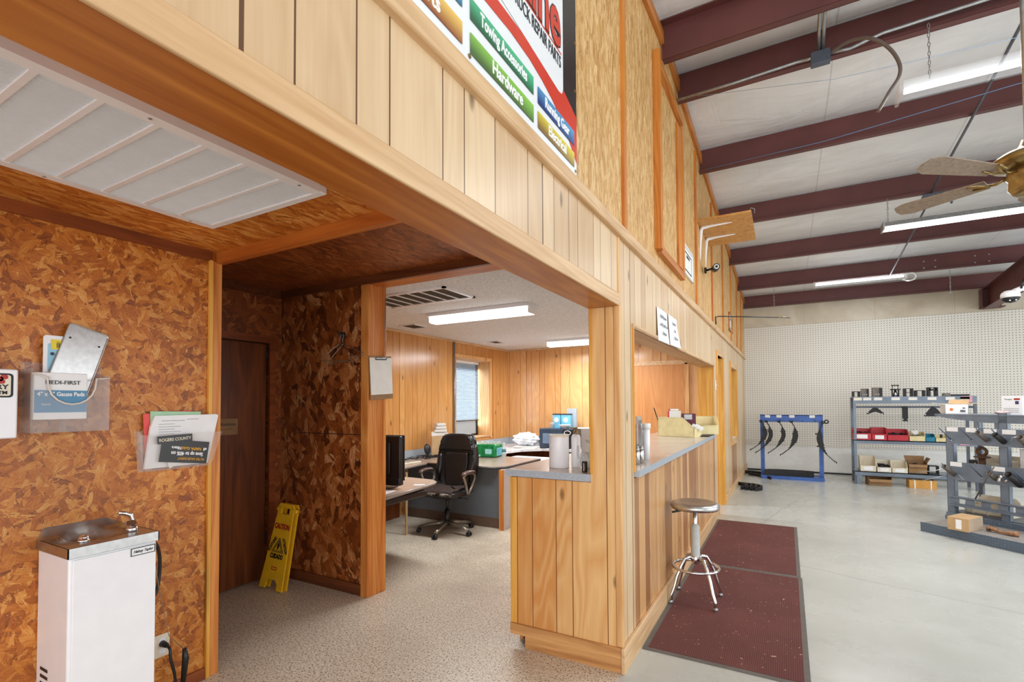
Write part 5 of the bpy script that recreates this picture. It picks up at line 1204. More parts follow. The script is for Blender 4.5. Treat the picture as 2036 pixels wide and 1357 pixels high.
# ceiling fan
t = thing('ceiling_fan', (2.04, 3.8, 2.67), 'antique brass ceiling fan with dusty blades at the right edge', 'ceiling fan')
ob('down_rod', G().cyl((0, 0, .27), (-.0, .0, 1.86), .017, seg=16), M_STEEL, t)
ob('motor_housing', G().lathe([(.03, .30), (.04, .27), (.06, .245), (.12, .225), (.155, .20), (.16, .185), (.155, .16), (.10, .15), (.09, .14)], seg=40), M_BRASS, t)
ob('lower_housing', G().lathe([(.09, .14), (.095, .11), (.095, .09), (.085, .08), (.088, .03), (.07, -.0), (.05, -.012), (0, -.014)], seg=40), M_BRASS, t)
for k in range(5):
    a = math.radians(146+72*k); c, s = math.cos(a), math.sin(a)
    br = thing('blade_arm', (0, 0, 0), None, None, rz=a); br.parent = t
    bpy.data.objects.remove(br)
    M_ = Matrix.Rotation(a, 4, 'Z')
    g = G(); g.M = M_; g.tube([(.09, 0, .12), (.14, 0, .10), (.19, 0, .105), (.24, .02, .115)], [.010, .009, .008, .008], 8); g.tube([(.16, 0, .10), (.20, .035, .105), (.26, .04, .118)], .006, 8); g.tube([(.16, 0, .10), (.20, -.035, .105), (.26, -.04, .118)], .006, 8)
    arm = ob('blade_arm', g, M_BRASS, t)
    g = G(); g.M = M_ @ Matrix.Rotation(math.radians(14), 4, 'X')
    g.prism([(.19, -.045), (.60, -.068), (.655, -.045), (.665, 0), (.655, .045), (.60, .068), (.19, .045)], (0, 0, .125), X3, Y3, .007)
    ob('fan_blade', g, M_BLADE, arm)
# dome camera
t = thing('dome_camera', (3.50, 9.0, 2.83), 'white and black dome camera hanging below the rafter', 'security camera')
ob('white_shell', G().lathe([(.098, .05), (.10, .09), (.09, .12), (.06, .145), (0, .15)], seg=32), M_WHITE, t)
ob('black_dome', G().lathe([(0, -.02), (.05, -.008), (.085, .02), (.096, .05)], seg=32), M_BLK, t)
ob('led', G().cyl((-.03, -.078, .005), (-.03, -.086, .005), .008), M_PAPER, t); ob('led', G().cyl((.03, -.078, .005), (.03, -.086, .005), .008), M_PAPER, t)
ob('mount_arm', G().tube([(.04, 0, .13), (.12, .02, .17), (.22, .06, .15), (.3, .1, .17)], [.04, .035, .03, .03], 10), M_WHITE, t)
ob('antenna', G().cyl((.10, -.02, .16), (.13, -.03, .29), .012).cyl((.19, .02, .16), (.24, .0, .3), .012), M_BLK, t)

# ================= blue rack with leaf springs =================
t = thing('spring_rack', (.92, 11.1, 0), 'blue steel rack against the pegboard holding hanging leaf springs', 'rack')
for s in (-1, 1): ob('upright', G().box(s*.50-.035, s*.50+.035, -.03, .04, .05, 1.245), M_BLUE, t)
ob('cross_plate', G().box(-.52, .52, -.035, -.025, 1.10, 1.235).box(-.52, .52, -.035, .04, 1.225, 1.24), M_BLUE, t)
ob('base_tray', G().box(-.53, .53, -.25, .15, .045, .055).box(-.53, .53, -.256, -.25, 0, .065).box(-.53, .53, .15, .156, 0, .065), M_BLUE, t)
for x in (-.42, -.22, 0.0, .21, .42, .52): ob('hook_pin', G().cyl((x, -.03, 1.12), (x, -.16, 1.135), .012, seg=8), M_BLUE, t)
for x, r in ((-.40, .2), (-.20, .05), (.02, .05), (.36, 0)): ob('label_card', G().at((x, -.037, 1.21), ry=r*.5).box(-.045, .045, -.002, 0, -.025, .025), M_PAPER2, t)
def leaf(label, x, z, flip=1, L=.62, n=4, y=10.98, rz=0.0, group='hanging leaf springs'):
    t = thing('leaf_spring', (x, y, z), label, 'leaf spring', rz, group)
    # curve: hangs from an eye, bows to +x then sweeps back to -x at the bottom
    def P(u, off=0): return (flip*(.115*math.sin(PI*min(1, u*1.02)*.9)-.25*max(0, u-.35)**1.6*1.6)+flip*off, 0, -L*u)
    def strip(a, b, off, th=.019, w_=.07):
        g = G(); N = 14; pts = [P(a+(b-a)*k/N, off) for k in range(N+1)]
        q = []
        for i, p in enumerate(pts): q.append((p[0]-th/2, p[2]))
        for p in reversed(pts): q.append((p[0]+th/2, p[2]))
        g.prism(q, (0, w_/2, 0), X3, Z3, w_); return g
    ob('main_leaf', strip(0, 1, 0), M_BLKM, t)
    for k in range(1, n): ob('leaf', strip(.14+.05*k, .88-.07*k, -.019*k), M_BLKM, t)
    ob('eye', G().tube([(.02*math.cos(q), 0, .005+.02*math.sin(q)) for q in [2*PI*i/12 for i in range(12)]], .012, 6, closed=True, flat=(1, 1)), M_BLKM, t)
    e = P(1); ob('eye', G().tube([(e[0], 0, e[2]), (e[0]-flip*.03, 0, e[2]-.01), (e[0]-flip*.035, 0, e[2]-.035)], .012, 6, flat=(2, .8)), M_BLKM, t)
    c_ = P(.3); ob('clip', G().box(c_[0]-.045*1, c_[0]+.02, -.03, .03, c_[2]-.012, c_[2]+.012), M_BLKM, t)
    c_ = P(.62); ob('clip', G().box(c_[0]-.045*1, c_[0]+.02, -.03, .03, c_[2]-.012, c_[2]+.012), M_BLKM, t)
    return t
leaf('leftmost leaf spring, hanging outside the left upright of the blue rack', .405, 1.11, L=.55, y=10.94)
leaf('second leaf spring from the left on the blue rack', .50, 1.11, L=.60, y=10.96)
leaf('third leaf spring from the left on the blue rack', .72, 1.11, L=.60, y=10.96)
leaf('fourth, thickest leaf spring in the middle of the blue rack', .93, 1.11, L=.63, n=5, y=10.96)
leaf('long leaf spring curving right from the right end of the blue rack', 1.45, 1.10, flip=-1, L=.72, n=5, y=10.95)
o = ob('ring', G().tube([(1.50+.03*math.cos(q), 10.9, 1.12+.03*math.sin(q)) for q in [2*PI*i/16 for i in range(16)]], .012, 8, closed=True), M_BLKM); tagit(o, 'thick black ring on the right end of the blue rack', 'ring')
# springs on the base tray and on the floor
def flatspring(label, loc, L, rz, n=3, w_=.07, bow=.08, lay=True, group='leaf springs lying on the floor'):
    t = thing('flat_leaf_spring', loc, label, 'leaf spring', rz, group)
    for k in range(n):
        l = L*(1-.14*k); g = G(); N = 12; q = []
        for i in range(N+1):
            u = i/N*2-1; q.append((u*l/2, bow*(1-(u*l/L)**2)+.011*k))
        q2 = [(a, b+.010) for a, b in reversed(q)]
        if lay: g.prism(q+q2, (0, 0, 0), X3, Y3, w_)
        else: g.prism(q+q2, (0, w_/2, 0), X3, Z3, w_)
        ob('leaf', g, M_BLKM, t)
    return t
flatspring('front black leaf spring on the blue rack base tray', (.86, 10.90, .057), .84, 0, 4, .10, .03)
flatspring('back black leaf spring on the blue rack base tray', (.90, 11.02, .057), .78, 0, 4, .11, .03)
flatspring('leaf spring lying on the floor left of the blue rack', (.28, 11.25, .0), .55, math.radians(-35), 3, .07, .07)
flatspring('leaf spring lying crosswise before the blue rack', (.36, 10.95, .0), .62, math.radians(-48), 3, .05, .05)
for k in range(4):
    flatspring(['first curved black spring of the row on the floor by the baseboard', 'second curved black spring of the row on the floor by the baseboard', 'third curved black spring of the row on the floor by the baseboard', 'outermost curved black spring of the row on the floor by the baseboard'][k], (.10+.075*k, 9.52-.02*k, .0), .52, math.radians(-82), 4, .06, .10, group='curved springs in a row on the floor')

# ================= wall rack with bins =================
rx0, rx1, ry0, ry1 = 1.92, 3.62, 10.90, 11.36
t = thing('shelf_rack', ((rx0+rx1)/2, (ry0+ry1)/2, 0), 'blue grey steel shelf rack with bins standing before the pegboard', 'rack')
hx, hy = (rx1-rx0)/2, (ry1-ry0)/2
for x in (-hx, hx-.04):
    for y in (-hy, hy-.04): ob('post', G().box(x, x+.04, y, y+.04, .0, 1.575), M_GREY if x < 0 else M_GREYD, t)
ob('header_plate', G().box(-hx, hx, -hy-.006, -hy, 1.455, 1.58), M_GREY, t)
ob('top_shelf', G().box(-hx, hx, -hy, hy, 1.565, 1.58), M_GREY, t)
ob('hang_bar', G().box(-hx, hx, -.06, -.03, 1.375, 1.41), M_GREYD, t)
ob('middle_shelf', G().box(-hx, hx, -hy-.01, hy, .785, .80).box(-hx, hx, -hy-.01, -hy-.004, .735, .80), M_GREY, t)
ob('bottom_shelf', G().box(-hx, hx, -hy-.06, hy, .225, .24).box(-hx, hx, -hy-.06, -hy-.054, .165, .24), M_GREY, t)
ob('foot', G().box(-hx+.02, -hx+.10, -hy-.05, -hy+.0, 0, .225), M_GREY, t)
for i, (x, c) in enumerate(((.07, M_CREAM2), (.21, M_PAPER2), (.37, M_PAPER2), (.62, M_PAPER2), (.86, M_PAPER2), (1.12, M_PAPER2), (1.36, M_PAPER2), (1.55, M_PAPER2))):
    ob('label_card', G().box(-hx+x-.06, -hx+x+.06, -hy-.009, -hy-.006, 1.515, 1.565), c, t)
pk = plain('pink_card', (232, 160, 176), .7)
for z in (1.50, 1.55): ob('pink_label', G().box(hx-.21, hx-.06, -hy-.009, -hy-.006, z-.022, z+.022), pk, t)
ob('label_card', G().box(.62, .74, -hy-.016, -hy-.011, .755, .795), pk, t)
TZ = 1.581
def bracket(nm, label, x, w_, h, kind):
    t = thing(nm, (x, 11.0, TZ), label, 'trailer bracket', group='steel brackets on the top shelf'); th = .012; d = .06
    if kind == 'block':
        ob('side_plate', G().box(-w_/2, w_/2*.3, -d, d, 0, h), M_DKSTEEL, t); ob('flange_plate', G().box(w_/2*.3, w_/2, -d*.8, d, 0, h*.98), M_BLKM, t)
        for x_ in (-.02, .02): ob('bolt', G().cyl((x_, -d, h*.25), (x_, -d-.01, h*.25), .008, seg=8), M_STEEL, t)
    elif kind == 'channel':
        for s in (-1, 1): ob('side_plate', G().box(s*w_/2-th*1.3, s*w_/2+th*1.3, -d, d, 0, h), M_BLKM, t)
        ob('cross_plate', G().box(-w_/2, w_/2, -d, d, h*.5-.004, h*.5+.004) if h > .13 else G().box(-w_/2, w_/2, -d, d, h-.01, h), M_BLKM, t)
        ob('top_plate', G().box(-w_/2, w_/2, -d, d, h-.008, h), M_BLKM, t)
    elif kind == 'tall':
        for s in (-1, 1): ob('side_plate', G().box(s*w_/2-th*1.6, s*w_/2+th*1.6, -d, d, 0, h), M_BLKM, t)
        ob('cross_plate', G().box(-w_/2, w_/2, -d, d, h*.62, h*.84), M_BLK, t); ob('top_plate', G().box(-w_/2, w_/2, -d, d, h-.008, h), M_BLKM, t)
    elif kind == 'coupler':
        for s in (-1, 1): ob('side_plate', G().box(s*.045-.006, s*.045+.006, -.04, .04, 0, h*.62), M_BLKM, t); ob('handle_rod', G().cyl((s*.04, 0, h*.6), (s*.04, 0, h), .005, seg=8), M_BLKM, t)
        ob('collar', G().box(-.07, .07, -.045, .045, h*.58, h*.68, .004), M_BLKM, t); ob('handle', G().cyl((-.055, 0, h), (.055, 0, h), .009, seg=8), M_BLKM, t)
        ob('chrome_cone', G().lathe([(.035, 0), (.03, .05), (.015, h*.58)], seg=16), M_CHROME, t)
    return t
bracket('steel_bracket', 'small dark bracket at the left end of the wall rack top shelf', 1.975, .09, .10, 'channel')
bracket('steel_bracket', 'dark blocky bracket second from the left on the top shelf', 2.11, .11, .15, 'block')
bracket('steel_bracket', 'widest dark blocky bracket third from the left on the top shelf', 2.29, .145, .165, 'block')
bracket('steel_bracket', 'chrome cone coupler with a handle in the middle of the top shelf', 2.555, .12, .20, 'coupler')
bracket('steel_bracket', 'black divided channel bracket right of the chrome coupler', 2.735, .10, .14, 'channel')
bracket('steel_bracket', 'low open channel bracket on the top shelf', 2.895, .11, .105, 'channel')
bracket('steel_bracket', 'tall narrow channel bracket on the top shelf', 3.065, .10, .155, 'tall')
t = thing('steel_block', (3.25, 11.0, TZ), 'small brown steel block on the top shelf', 'block'); ob('block', G().box(-.045, .045, -.04, .04, 0, .05), M_DKSTEEL, t); ob('bolt', G().cyl((0, -.04, .025), (0, -.046, .025), .007, seg=8), M_STEEL, t)
t = thing('steel_bar', (3.43, 11.0, TZ), 'flat black bar at the right end of the top shelf', 'bar'); ob('bar', G().box(-.11, .11, -.05, .05, 0, .02), M_BLK, t); ob('cap', G().box(-.12, .12, -.055, .055, .02, .03), M_BLK, t)
def hangplate(label, x, poly, y=10.98):
    t = thing('hanger_plate', (x, 11.06, 1.38), label, 'equaliser plate'); ob('plate', G().prism(poly, (0, -.02, 0), X3, Z3, .03), M_BLKM, t)
    for p in (poly[0], poly[3]): ob('bolt_hole', G().cyl((p[0]*.85, -.05, p[1]+.015), (p[0]*.85, -.055, p[1]+.015), .01, seg=8), M_STEEL, t)
hangplate('wide wing shaped black plate hanging left under the top shelf', 2.26, [(-.13, -.10), (-.12, -.12), (0, -.07), (.12, -.12), (.13, -.10), (.03, .0), (-.03, .0)])
hangplate('slim vertical black plate hanging in the middle under the top shelf', 2.69, [(-.04, -.22), (-.03, -.24), (.03, -.24), (.04, -.22), (.04, .02), (.0, .03), (-.04, .02)])
hangplate('triangular black plate hanging right under the top shelf', 3.08, [(-.13, -.135), (-.12, -.15), (.12, -.15), (.13, -.135), (.05, -.02), (0, .02), (-.05, -.02)])
MZ = .80
def filler(t, w_, d_, z, seed, mat, n=26):
    rnd = random.Random(seed); g = G()
    for k in range(n):
        g.at((rnd.uniform(-w_*.42, w_*.42), rnd.uniform(-d_*.36, d_*.40), z+rnd.uniform(-.012, .02)), rnd.uniform(0, 6), rnd.uniform(-.6, .6), rnd.uniform(-.6, .6)).box(-.022, .022, -.01, .01, -.009, .009)
    g.M = Matrix.Identity(4)
    g.box(-w_*.45, w_*.45, -d_*.42, d_*.46, .006, z-.01)
    o = ob('loose_parts', g, mat, t); o['kind'] = 'stuff'
b1 = bin_thing('parts_bin', (2.045, 11.06, MZ), .27, .28, .19, M_REDB, 'leftmost red bin full of black fittings on the middle shelf', lip=.6); filler(b1, .26, .27, .115, 1, M_BLKM)
b2 = bin_thing('parts_bin', (2.30, 11.06, MZ), .215, .28, .215, M_REDB, 'deeper red bin between two others on the middle shelf', lip=.48)
b3 = bin_thing('parts_bin', (2.565, 11.06, MZ), .29, .28, .19, M_REDB, 'widest red bin, third from the left on the middle shelf', lip=.5, label_card=False); filler(b3, .28, .27, .10, 2, M_BLKM)
b4 = bin_thing('parts_bin', (2.835, 11.06, MZ), .215, .26, .15, M_CREAM, 'cream bin of plastic bags and bolts right of the red bins', lip=.55, label_card=False); filler(b4, .2, .25, .09, 3, plain('mixed_parts', (150, 140, 128), .5, .3, var=.5, ns=60))
b5 = bin_thing('parts_bin', (3.01, 11.03, MZ), .125, .22, .12, M_TEAL, 'small teal bin on the middle shelf', lip=.6, label_card=False)
b6 = bin_thing('parts_bin', (3.17, 11.03, MZ), .17, .22, .10, M_CREAM, 'shallow cream bin at the right of the small teal bin', lip=.6, label_card=False)
o = ob('bolt_post', G().cyl((3.17, 11.0, MZ+.006), (3.17, 11.0, MZ+.12), .018), M_BLKM); tagit(o, 'black upright bolt standing in the shallow cream bin', 'bolt')
o = ob('clear_bag', G().grid(bagf(.06, .05, .09, 21, (2.80, 10.98, MZ+.10)), 30, 14, closed_u=True), plain('grey_bag', (214, 212, 206), .3)); tagit(o, 'crumpled pale plastic bag on top of the cream middle shelf bin', 'plastic bag')
LZ = .24
b7 = bin_thing('parts_bin', (2.12, 11.03, LZ), .23, .30, .25, M_CREAM2, 'taller pale bin at the left of the bottom shelf', lip=.38)
b8 = bin_thing('parts_bin', (2.35, 11.0, LZ), .20, .28, .19, M_CREAM2, 'pale bin of small black parts in the middle of the bottom shelf', lip=.42); filler(b8, .19, .27, .10, 5, M_BLKM)
b9 = bin_thing('parts_bin', (2.57, 11.0, LZ), .215, .28, .19, M_CREAM2, 'empty pale bin beside the open cardboard box', lip=.42)
def open_box(label, loc, w_, d_, h_, mat, flaps=True, rz=0, closed=False):
    t = thing('cardboard_box', loc, label, 'box', rz); th = .005; g = G()
    g.box(-w_/2, w_/2, -d_/2, -d_/2+th, 0, h_*.8); g.box(-w_/2, w_/2, d_/2-th, d_/2, 0, h_); g.box(-w_/2, -w_/2+th, -d_/2, d_/2, 0, h_); g.box(w_/2-th, w_/2, -d_/2, d_/2, 0, h_); g.box(-w_/2, w_/2, -d_/2, d_/2, 0, th)
    ob('carton', g, mat, t)
    if flaps:
        ob('flap', G().prism([(-w_/2, 0), (w_/2, 0), (w_/2+.015, .09), (-w_/2-.015, .09)], (0, d_/2, h_), X3, Vector((0, .35, .94)), .004), mat, t)
        ob('flap', G().prism([(-w_/2, 0), (w_/2, 0), (w_/2-.01, .07), (-w_/2+.01, .07)], (0, -d_/2, h_*.8), X3, Vector((0, -.75, -.6)), .004), mat, t)
        ob('flap', G().prism([(-d_/2, 0), (d_/2, 0), (d_/2, .08), (-d_/2, .08)], (w_/2, 0, h_), Y3, Vector((.5, 0, .86)), .004), mat, t)
    return t
ob1 = open_box('open brown cardboard box of black parts on the bottom shelf', (2.82, 11.0, LZ), .26, .26, .20, M_CARDD); filler(ob1, .25, .25, .13, 8, M_BLKM)
t = thing('square_tube', (3.04, 10.98, LZ), 'short black square tube at the right end of the bottom shelf', 'tube'); 
g = G(); g.box(-.07, .07, -.08, .08, 0, .012); g.box(-.07, .07, -.08, .08, .13, .142); g.box(-.07, -.058, -.08, .08, 0, .142); g.box(.058, .07, -.08, .08, 0, .142); ob('tube_wall', g, M_BLKM, t)
ob2 = open_box('open cardboard box on the floor under the bottom shelf', (2.27, 10.93, 0), .34, .24, .14, M_CARDD, rz=.1)
t = box_thing('strapped_box', 'orange tan box tied with white straps on the floor under the shelf rack', 'box', (2.86, 10.88, 0), .37, .22, .135, M_CARDO, .04)
for x in (-.11, .11): ob('strap', G().box(x-.008, x+.008, -.112, .112, -.0, .137), M_PAPER, t)

# ================= near steel rack at the right =================
RA = math.radians(-44)
RK = Matrix.Translation((2.62, 7.75, 0)) @ Matrix.Rotation(RA, 4, 'Z')
def rk(s, d, z): v = RK @ Vector((s, d, z)); return (v.x, v.y, v.z)
t = thing('display_rack', (2.62, 7.75, 0), 'large blue grey display rack of spring tubes on a diamond plate platform', 'rack', rz=RA)
def chan(s0, s1, z0, z1, d=.0): 
    g = G(); g.box(s0, s1, d, d+.006, z0, z1); g.box(s0, s0+.006, d, d+.06, z0, z1); g.box(s1-.006, s1, d, d+.06, z0, z1); return g
ob('post', chan(-.12, -.04, .10, 1.185, .0), M_GREY, t); ob('post', chan(.40, .48, .10, 1.36, .004), M_GREY, t); ob('post', chan(1.05, 1.13, .10, 1.36, .004), M_GREY, t)
for s in (.17, .36): ob('strut', G().box(s, s+.05, .01, .04, 1.18, 1.27), M_GREY, t)
ob('back_post', G().box(-.08, -.04, .50, .54, .1, 1.3).box(.42, .46, .50, .54, .1, 1.3), M_GREYD, t)
ob('upper_plate', G().box(-.105, 1.2, -.008, -.001, .983, 1.184), M_GREY, t)
ob('lower_plate', G().box(-.06, 1.2, -.008, -.001, .552, .766), M_GREY, t)
g = G()
for z0, z1 in ((.345, .36), (.240, .255)): g.box(-.085, 1.2, -.03, .0, z0, z1)
g.box(-.085, 1.2, -.006, 0, .33, .355); g.box(-.085, 1.2, -.006, 0, .245, .275)
s = -.085
for k in range(8): g.box(s, s+.09, -.006, 0, .27, .335); s += .155
ob('slotted_rail', g, M_GREY, t)
ob('top_arm', G().prism([(-.24, 1.32), (-.24, 1.335), (1.2, 1.335), (1.2, 1.245), (.30, 1.245), (-.1, 1.285)], (0, .01, 0), X3, Z3, .006), M_GREY, t)
ob('top_shelf', G().box(-.24, 1.2, .0, .60, 1.327, 1.337), M_GREY, t)
ob('middle_shelf', G().box(-.06, 1.2, .02, .56, .585, .595), M_GREY, t); ob('bottom_shelf', G().box(-.10, 1.2, .02, .56, .155, .165), M_GREYD, t)
ob('base_frame', G().box(-.12, 1.2, -.03, .0, .10, .155).box(-.14, -.1, -.02, .62, .06, .11), M_GREY, t)
ob('rear_foot', G().box(-.18, .0, .42, .48, 0, .16).box(-.19, .01, .40, .50, .155, .165), M_GREY, t)
mt = NT('diamond_plate', .4, .4); v = mt.obj()
wv = mt.n('TexVoronoi', {'Vector': mt.map(mt.map(v, (1, 1, 1), (0, 0, .0)), (40, 40, 40)), 'Scale': 1.0, 'Randomness': 0.15}).outputs[0]
mt.bump(mt.ramp(wv, [(.2, 1.0), (.35, 0.0)]), .8, .01); mt.col(mt.mix(mt.ramp(wv, [(.2, 1.0), (.35, 0.0)]), hexc(92, 106, 122), hexc(150, 164, 178)))
ob('platform_edge', G().box(.0, 1.6, -.655, -.645, .0, .105), mt.m, t)
ob('platform_top', G().box(.0, 1.6, -.645, -.03, .085, .10), plain('platform_dusty', (140, 134, 128), .7, var=.1), t)
ob('platform_back', G().box(.0, 1.6, -.08, -.03, .10, .165), mt.m, t)
def plabel(s, z, w_=.12): 
    o = ob('label_card', G().box(s-w_/2, s+w_/2, -.0105, -.008, z-.03, z+.022), M_PAPER, t); return o
for s, z in ((-.045, 1.16), (.155, 1.16), (.33, 1.155), (.50, 1.155), (.72, 1.155), (-.015, .742), (.395, .735), (.7, .735)): plabel(s, z)
for s, z in ((-.053, 1.022), (.161, 1.03), (.315, 1.035), (.46, 1.03), (.70, 1.03), (-.038, .60), (.248, .612), (.388, .626), (.62, .62)):
    ob('hook_pin', G().cyl((s, -.008, z), (s-.015, -.19, z+.15), .006, seg=8), M_GREYD, t)
    ob('pin_weld', G().lathe([(.012, -.006), (.012, .006)], (s, -.014, z), 10), M_STEEL, t)
# tubes, springs hung on the hooks
def tube_thing(label, s, z, L=.15, r=.027, mat=M_DKSTEEL, arms=True, grp='torsion spring tubes on the display rack'):
    loc = rk(s-.004, -.05, z+.02); t = thing('spring_tube', loc, label, 'tube', rz=RA, group=grp)
    p0 = Vector((0, .02, -.005)); p1 = Vector((-.009, -L*.80, L*.62-.005)); d = (p1-p0).normalized(); q = d.to_track_quat('Z', 'Y').to_matrix()
    g = G(); seg = 18
    def f(u, v):
        a = 2*PI*u; k = [(r, 0), (r, 1), (r-.006, 1), (r-.006, 0)]; i = min(2, int(v*3+1e-6)); fr = v*3-i
        rr_ = k[i][0]*(1-fr)+k[i+1][0]*fr; w_ = k[i][1]*(1-fr)+k[i+1][1]*fr
        return tuple(p0+(p1-p0)*w_+q @ Vector((rr_*math.cos(a), rr_*math.sin(a), 0)))
    g.grid(f, seg, 3, closed_u=True); ob('tube_body', g, mat, t)
    if arms:
        ob('spring_arm', G().tube([tuple(p1+Vector((-.02, 0, .0))), tuple(p1+Vector((-.06, .0, -.01))), tuple(p1+Vector((-.085, .01, -.08)))], .0045, 6), M_STEEL, t)
        ob('spring_arm', G().tube([tuple(p0+Vector((.02, 0, .02))), tuple(p0+Vector((.05, .0, .03))), tuple(p0+Vector((.06, .0, .09)))], .0045, 6), M_STEEL, t)
    return t
tube_thing('grey spring tube with bent arms on the third upper hook', .315, 1.035)
tube_thing('pair of glossy black tubes on the fourth upper hook', .47, 1.025, .14, .03, M_BLK, arms=False)
tube_thing('long grey spring tube at the right edge on the upper hook', .70, .98, .19, .033)
a_ = tube_thing('dark spring tube with long straight arms on the left lower hook', -.02, .60, .17, .027, arms=False)
ob('long_arm', G().tube([(-.02, -.15, .06), (-.16, -.2, .02), (-.26, -.22, -.005)], .005, 6), M_STEEL, a_); ob('long_arm', G().tube([(.0, -.05, .0), (-.1, -.14, -.05), (-.22, -.2, -.10)], .005, 6), M_STEEL, a_); ob('bent_arm', G().tube([(.02, .0, -.02), (.06, -.0, .0), (.12, -.02, -.05)], .005, 6), M_STEEL, a_)
b_ = tube_thing('short ringed tube with a long rod pointing down on the lower plate', .388, .61, .10, .028, arms=False)
ob('long_rod', G().tube([(.06, -.12, .14), (-.0, -.14, .0), (-.10, -.16, -.24)], .007, 6), M_DKSTEEL, b_)
tube_thing('glossy black tube at the right end of the lower plate', .60, .57, .2, .035, M_BLK, arms=False)
# things on and in the rack
def rthing(nm, label, cat, s, d, z, rz=0): return thing(nm, rk(s, d, z), label, cat, RA+rz)
t = thing('parts_carton', (2.67, 8.06, 1.338), 'open white carton printed with an orange disc and black letters', 'box', rz=math.radians(-3))
w_, d_, h_ = .215, .30, .118
g = G(); g.box(-w_/2, w_/2, -d_/2, -d_/2+.005, 0, h_); g.box(-w_/2, w_/2, d_/2-.005, d_/2, 0, h_); g.box(-w_/2, -w_/2+.005, -d_/2, d_/2, 0, h_); g.box(w_/2-.005, w_/2, -d_/2, d_/2, 0, h_); g.box(-w_/2, w_/2, -d_/2, d_/2, 0, .005)
ob('carton', g, M_PAPER, t)
ob('orange_disc', G().cyl((-.05, -d_/2, .055), (-.05, -d_/2-.001, .055), .018), plain('orange_print', (232, 120, 40), .6), t)
text('lettering', 'SBS', .034, face((.055, -d_/2-.0012, .035), X3, Z3), M_INK, t, bold=.0015); ob('arrow_mark', G().prism([(.045, .085), (.085, .072), (.05, .06), (.06, .072)], (0, -d_/2-.0002, 0), X3, Z3, .001), M_INK, t)
ob('flap', G().prism([(-.1, 0), (.1, 0), (.13, .16), (-.06, .16)], (.06, .1, h_), X3, Vector((.0, .93, .35)), .004), M_CARD, t)
ob('flap', G().prism([(0, -.15), (.12, -.12), (.12, .12), (0, .15)], (w_/2, 0, h_), Vector((.97, 0, .1)), Y3, .004), M_CARD, t)
ob('flap', G().prism([(0, -.15), (.12, -.12), (.12, .12), (0, .15)], (-w_/2, 0, h_), Vector((-.97, 0, .2)), Y3, .004), M_PAPER2, t)
t = thing('white_carton', (3.10, 7.62, 1.338), 'tall white printed carton at the right edge on top of the rack', 'box', rz=math.radians(-38))
ob('carton', G().box(-.09, .09, -.08, .08, 0, .21, .002), M_PAPER, t)
text('lettering', 'Torque', .022, face((-.03, -.0812, .175), X3, Z3), M_INK, t); ob('red_label', G().box(.02, .07, -.082, -.08, .168, .186), M_REDT, t); ob('blue_picture', G().box(.03, .06, -.082, -.08, .12, .155), plain('navy_print', (60, 56, 110), .5), t)
for k in range(3): ob('printed_line', G().box(-.07, .06, -.082, -.08, .03+.02*k, .034+.02*k), M_INKG, t)
t = rthing('plastic_wrap', 'pale pinkish plastic film lying beside the tall post on the rack top', 'plastic film', .36, .2, 1.338)
ob('film', G().grid(bagf(.09, .06, .05, 31), 30, 12, closed_u=True), plain('pink_film', (226, 200, 196), .4), t)
t = rthing('cream_tray', 'large pale bin on its side behind the slotted rail', 'bin', .20, .26, .166, math.radians(2))
g = G(); P = [(-.22, 0), (.22, 0), (.20, .16), (.16, .20), (-.16, .20), (-.22, .10)]
g.prism(P, (0, .1, 0), X3, Z3, .02); g.box(-.22, .22, -.12, .1, 0, .01); g.box(-.22, -.21, -.12, .1, 0, .1); g.box(.21, .22, -.12, .1, 0, .14); g.box(-.22, .22, -.12, -.11, 0, .11)
ob('bin_shell', g, M_CREAM2, t)
for x in (-.14, .0, .14): ob('rib', G().box(x-.008, x+.008, -.13, -.12, .0, .11), M_CREAM2, t)
t = rthing('cream_tray', 'pale bin standing on the middle shelf behind the rusty ring', 'bin', .24, .36, .596)
g = G(); g.box(-.20, .20, -.08, -.07, 0, .22); g.box(-.2, .2, .09, .1, 0, .25); g.box(-.2, -.19, -.08, .1, 0, .24); g.box(.19, .2, -.08, .1, 0, .24); ob('bin_shell', g, M_CREAM2, t)
for z in (.09, .14, .19): ob('rib', G().box(-.18, .2, -.088, -.08, z, z+.008), M_CREAM2, t)
t = rthing('ring_shackle', 'rusty steel ring on a round flange behind the lower plate', 'ring', .17, .13, .596)
rs = plain('rusty_steel', (96, 70, 52), .7, .4, var=.25, ns=50)
ob('ring', G().tube([(.045*math.cos(q), 0, .305+.045*math.sin(q)) for q in [2*PI*i/20 for i in range(20)]], .017, 10, closed=True), rs, t)
ob('flange', G().lathe([(.075, .235), (.078, .24), (.075, .248), (.03, .256)], seg=28), rs, t); ob('stem', G().cyl((0, 0, 0), (0, 0, .24), .032), rs, t)
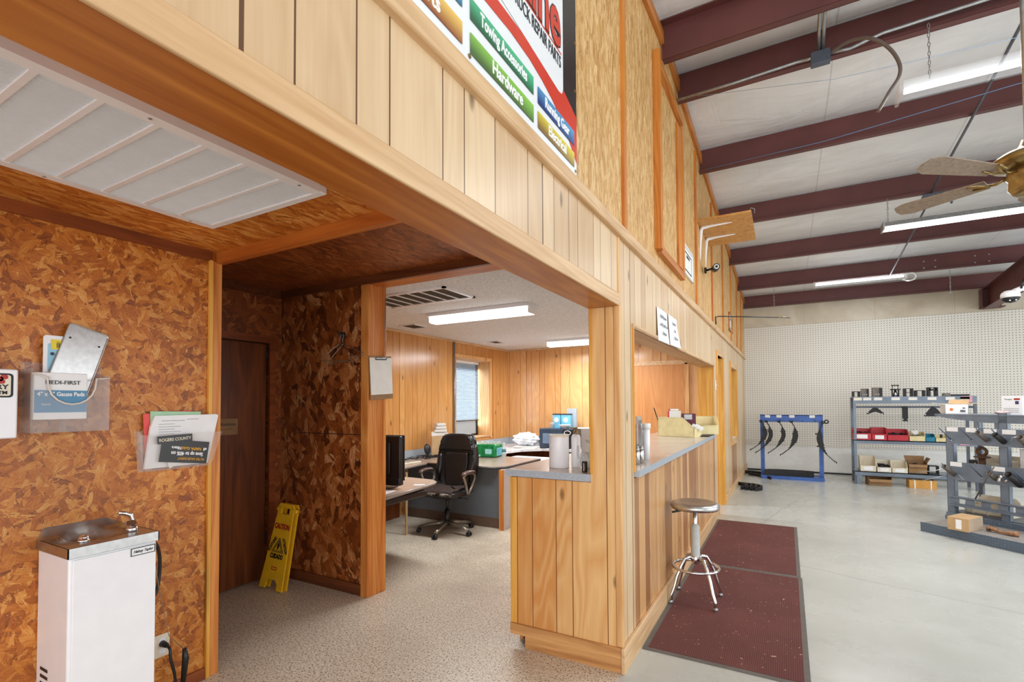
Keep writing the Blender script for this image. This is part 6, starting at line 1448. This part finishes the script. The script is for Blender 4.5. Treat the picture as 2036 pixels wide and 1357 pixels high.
t = rthing('black_box', 'small black box at the left on the middle shelf behind the post', 'box', .0, .36, .596); ob('case', G().box(-.07, .07, -.05, .05, 0, .18, .004), M_BLK, t); ob('bolt', G().cyl((.0, -.05, .14), (0, -.056, .14), .01, seg=8), M_STEEL, t)
t = rthing('white_package', 'white package tied with a green band on the middle shelf', 'package', .72, .2, .70); ob('wrap', G().box(-.2, .3, -.08, .12, 0, .26, .006), M_PAPER, t); ob('green_band', G().box(-.06, -.04, -.083, .122, 0, .262), plain('green_band', (20, 140, 110), .4), t)
t = rthing('cardboard_box', 'flat tan cardboard box under the white package on the middle shelf', 'box', .74, .2, .596); ob('carton', G().box(-.24, .34, -.1, .14, 0, .10, .003), M_CARDO, t); ob('tape_strip', G().box(-.24, .34, .0, .03, .1, .1015), M_CARD, t)
t = rthing('chrome_coupler', 'chrome hitch piece hooked on the lower plate', 'hitch coupler', .46, -.06, .60); ob('body', G().tube([(0, 0, .07), (.04, -.01, .09), (.08, -.02, .07), (.10, -.02, .02)], [.02, .026, .024, .018], 10).tube([(.0, 0, .07), (-.03, -.01, .02), (-.02, -.01, -.01)], [.02, .018, .014], 10), M_CHROME, t); ob('pin', G().cyl((.05, -.05, .02), (.05, .03, .02), .01, seg=8), M_CHROME, t)
t = box_thing('wrapped_box', 'tan shipping box with white label on the diamond plate platform', 'box', (2.515, 7.105, .1005), .185, .31, .14, M_CARD, math.radians(-35))
ob('white_label', G().box(-.02, .03, -.157, -.155, .02, .12), M_PAPER, t)
tagit(ob('film_wrap', G().box(.0925, .0945, -.15, .15, .004, .136), glassy('film', (226, 220, 210), .12, .15, .3), t), None)
t = rthing('rusty_casting', 'rusty tan metal casting lying on the platform at the right edge', 'casting', .60, -.42, .1005)
ob('casting_body', G().tube([(-.10, 0, .03), (-.04, .01, .035), (.02, 0, .02), (.1, .0, .025), (.16, .02, .03)], [.025, .022, .012, .022, .026], 10), plain('rust_tan', (156, 112, 80), .8, var=.3, ns=40), t); ob('clamp', G().tube([(-.07, -.02, .02), (-.05, .02, .05), (-.02, .03, .03)], .012, 8), M_BLKM, t)
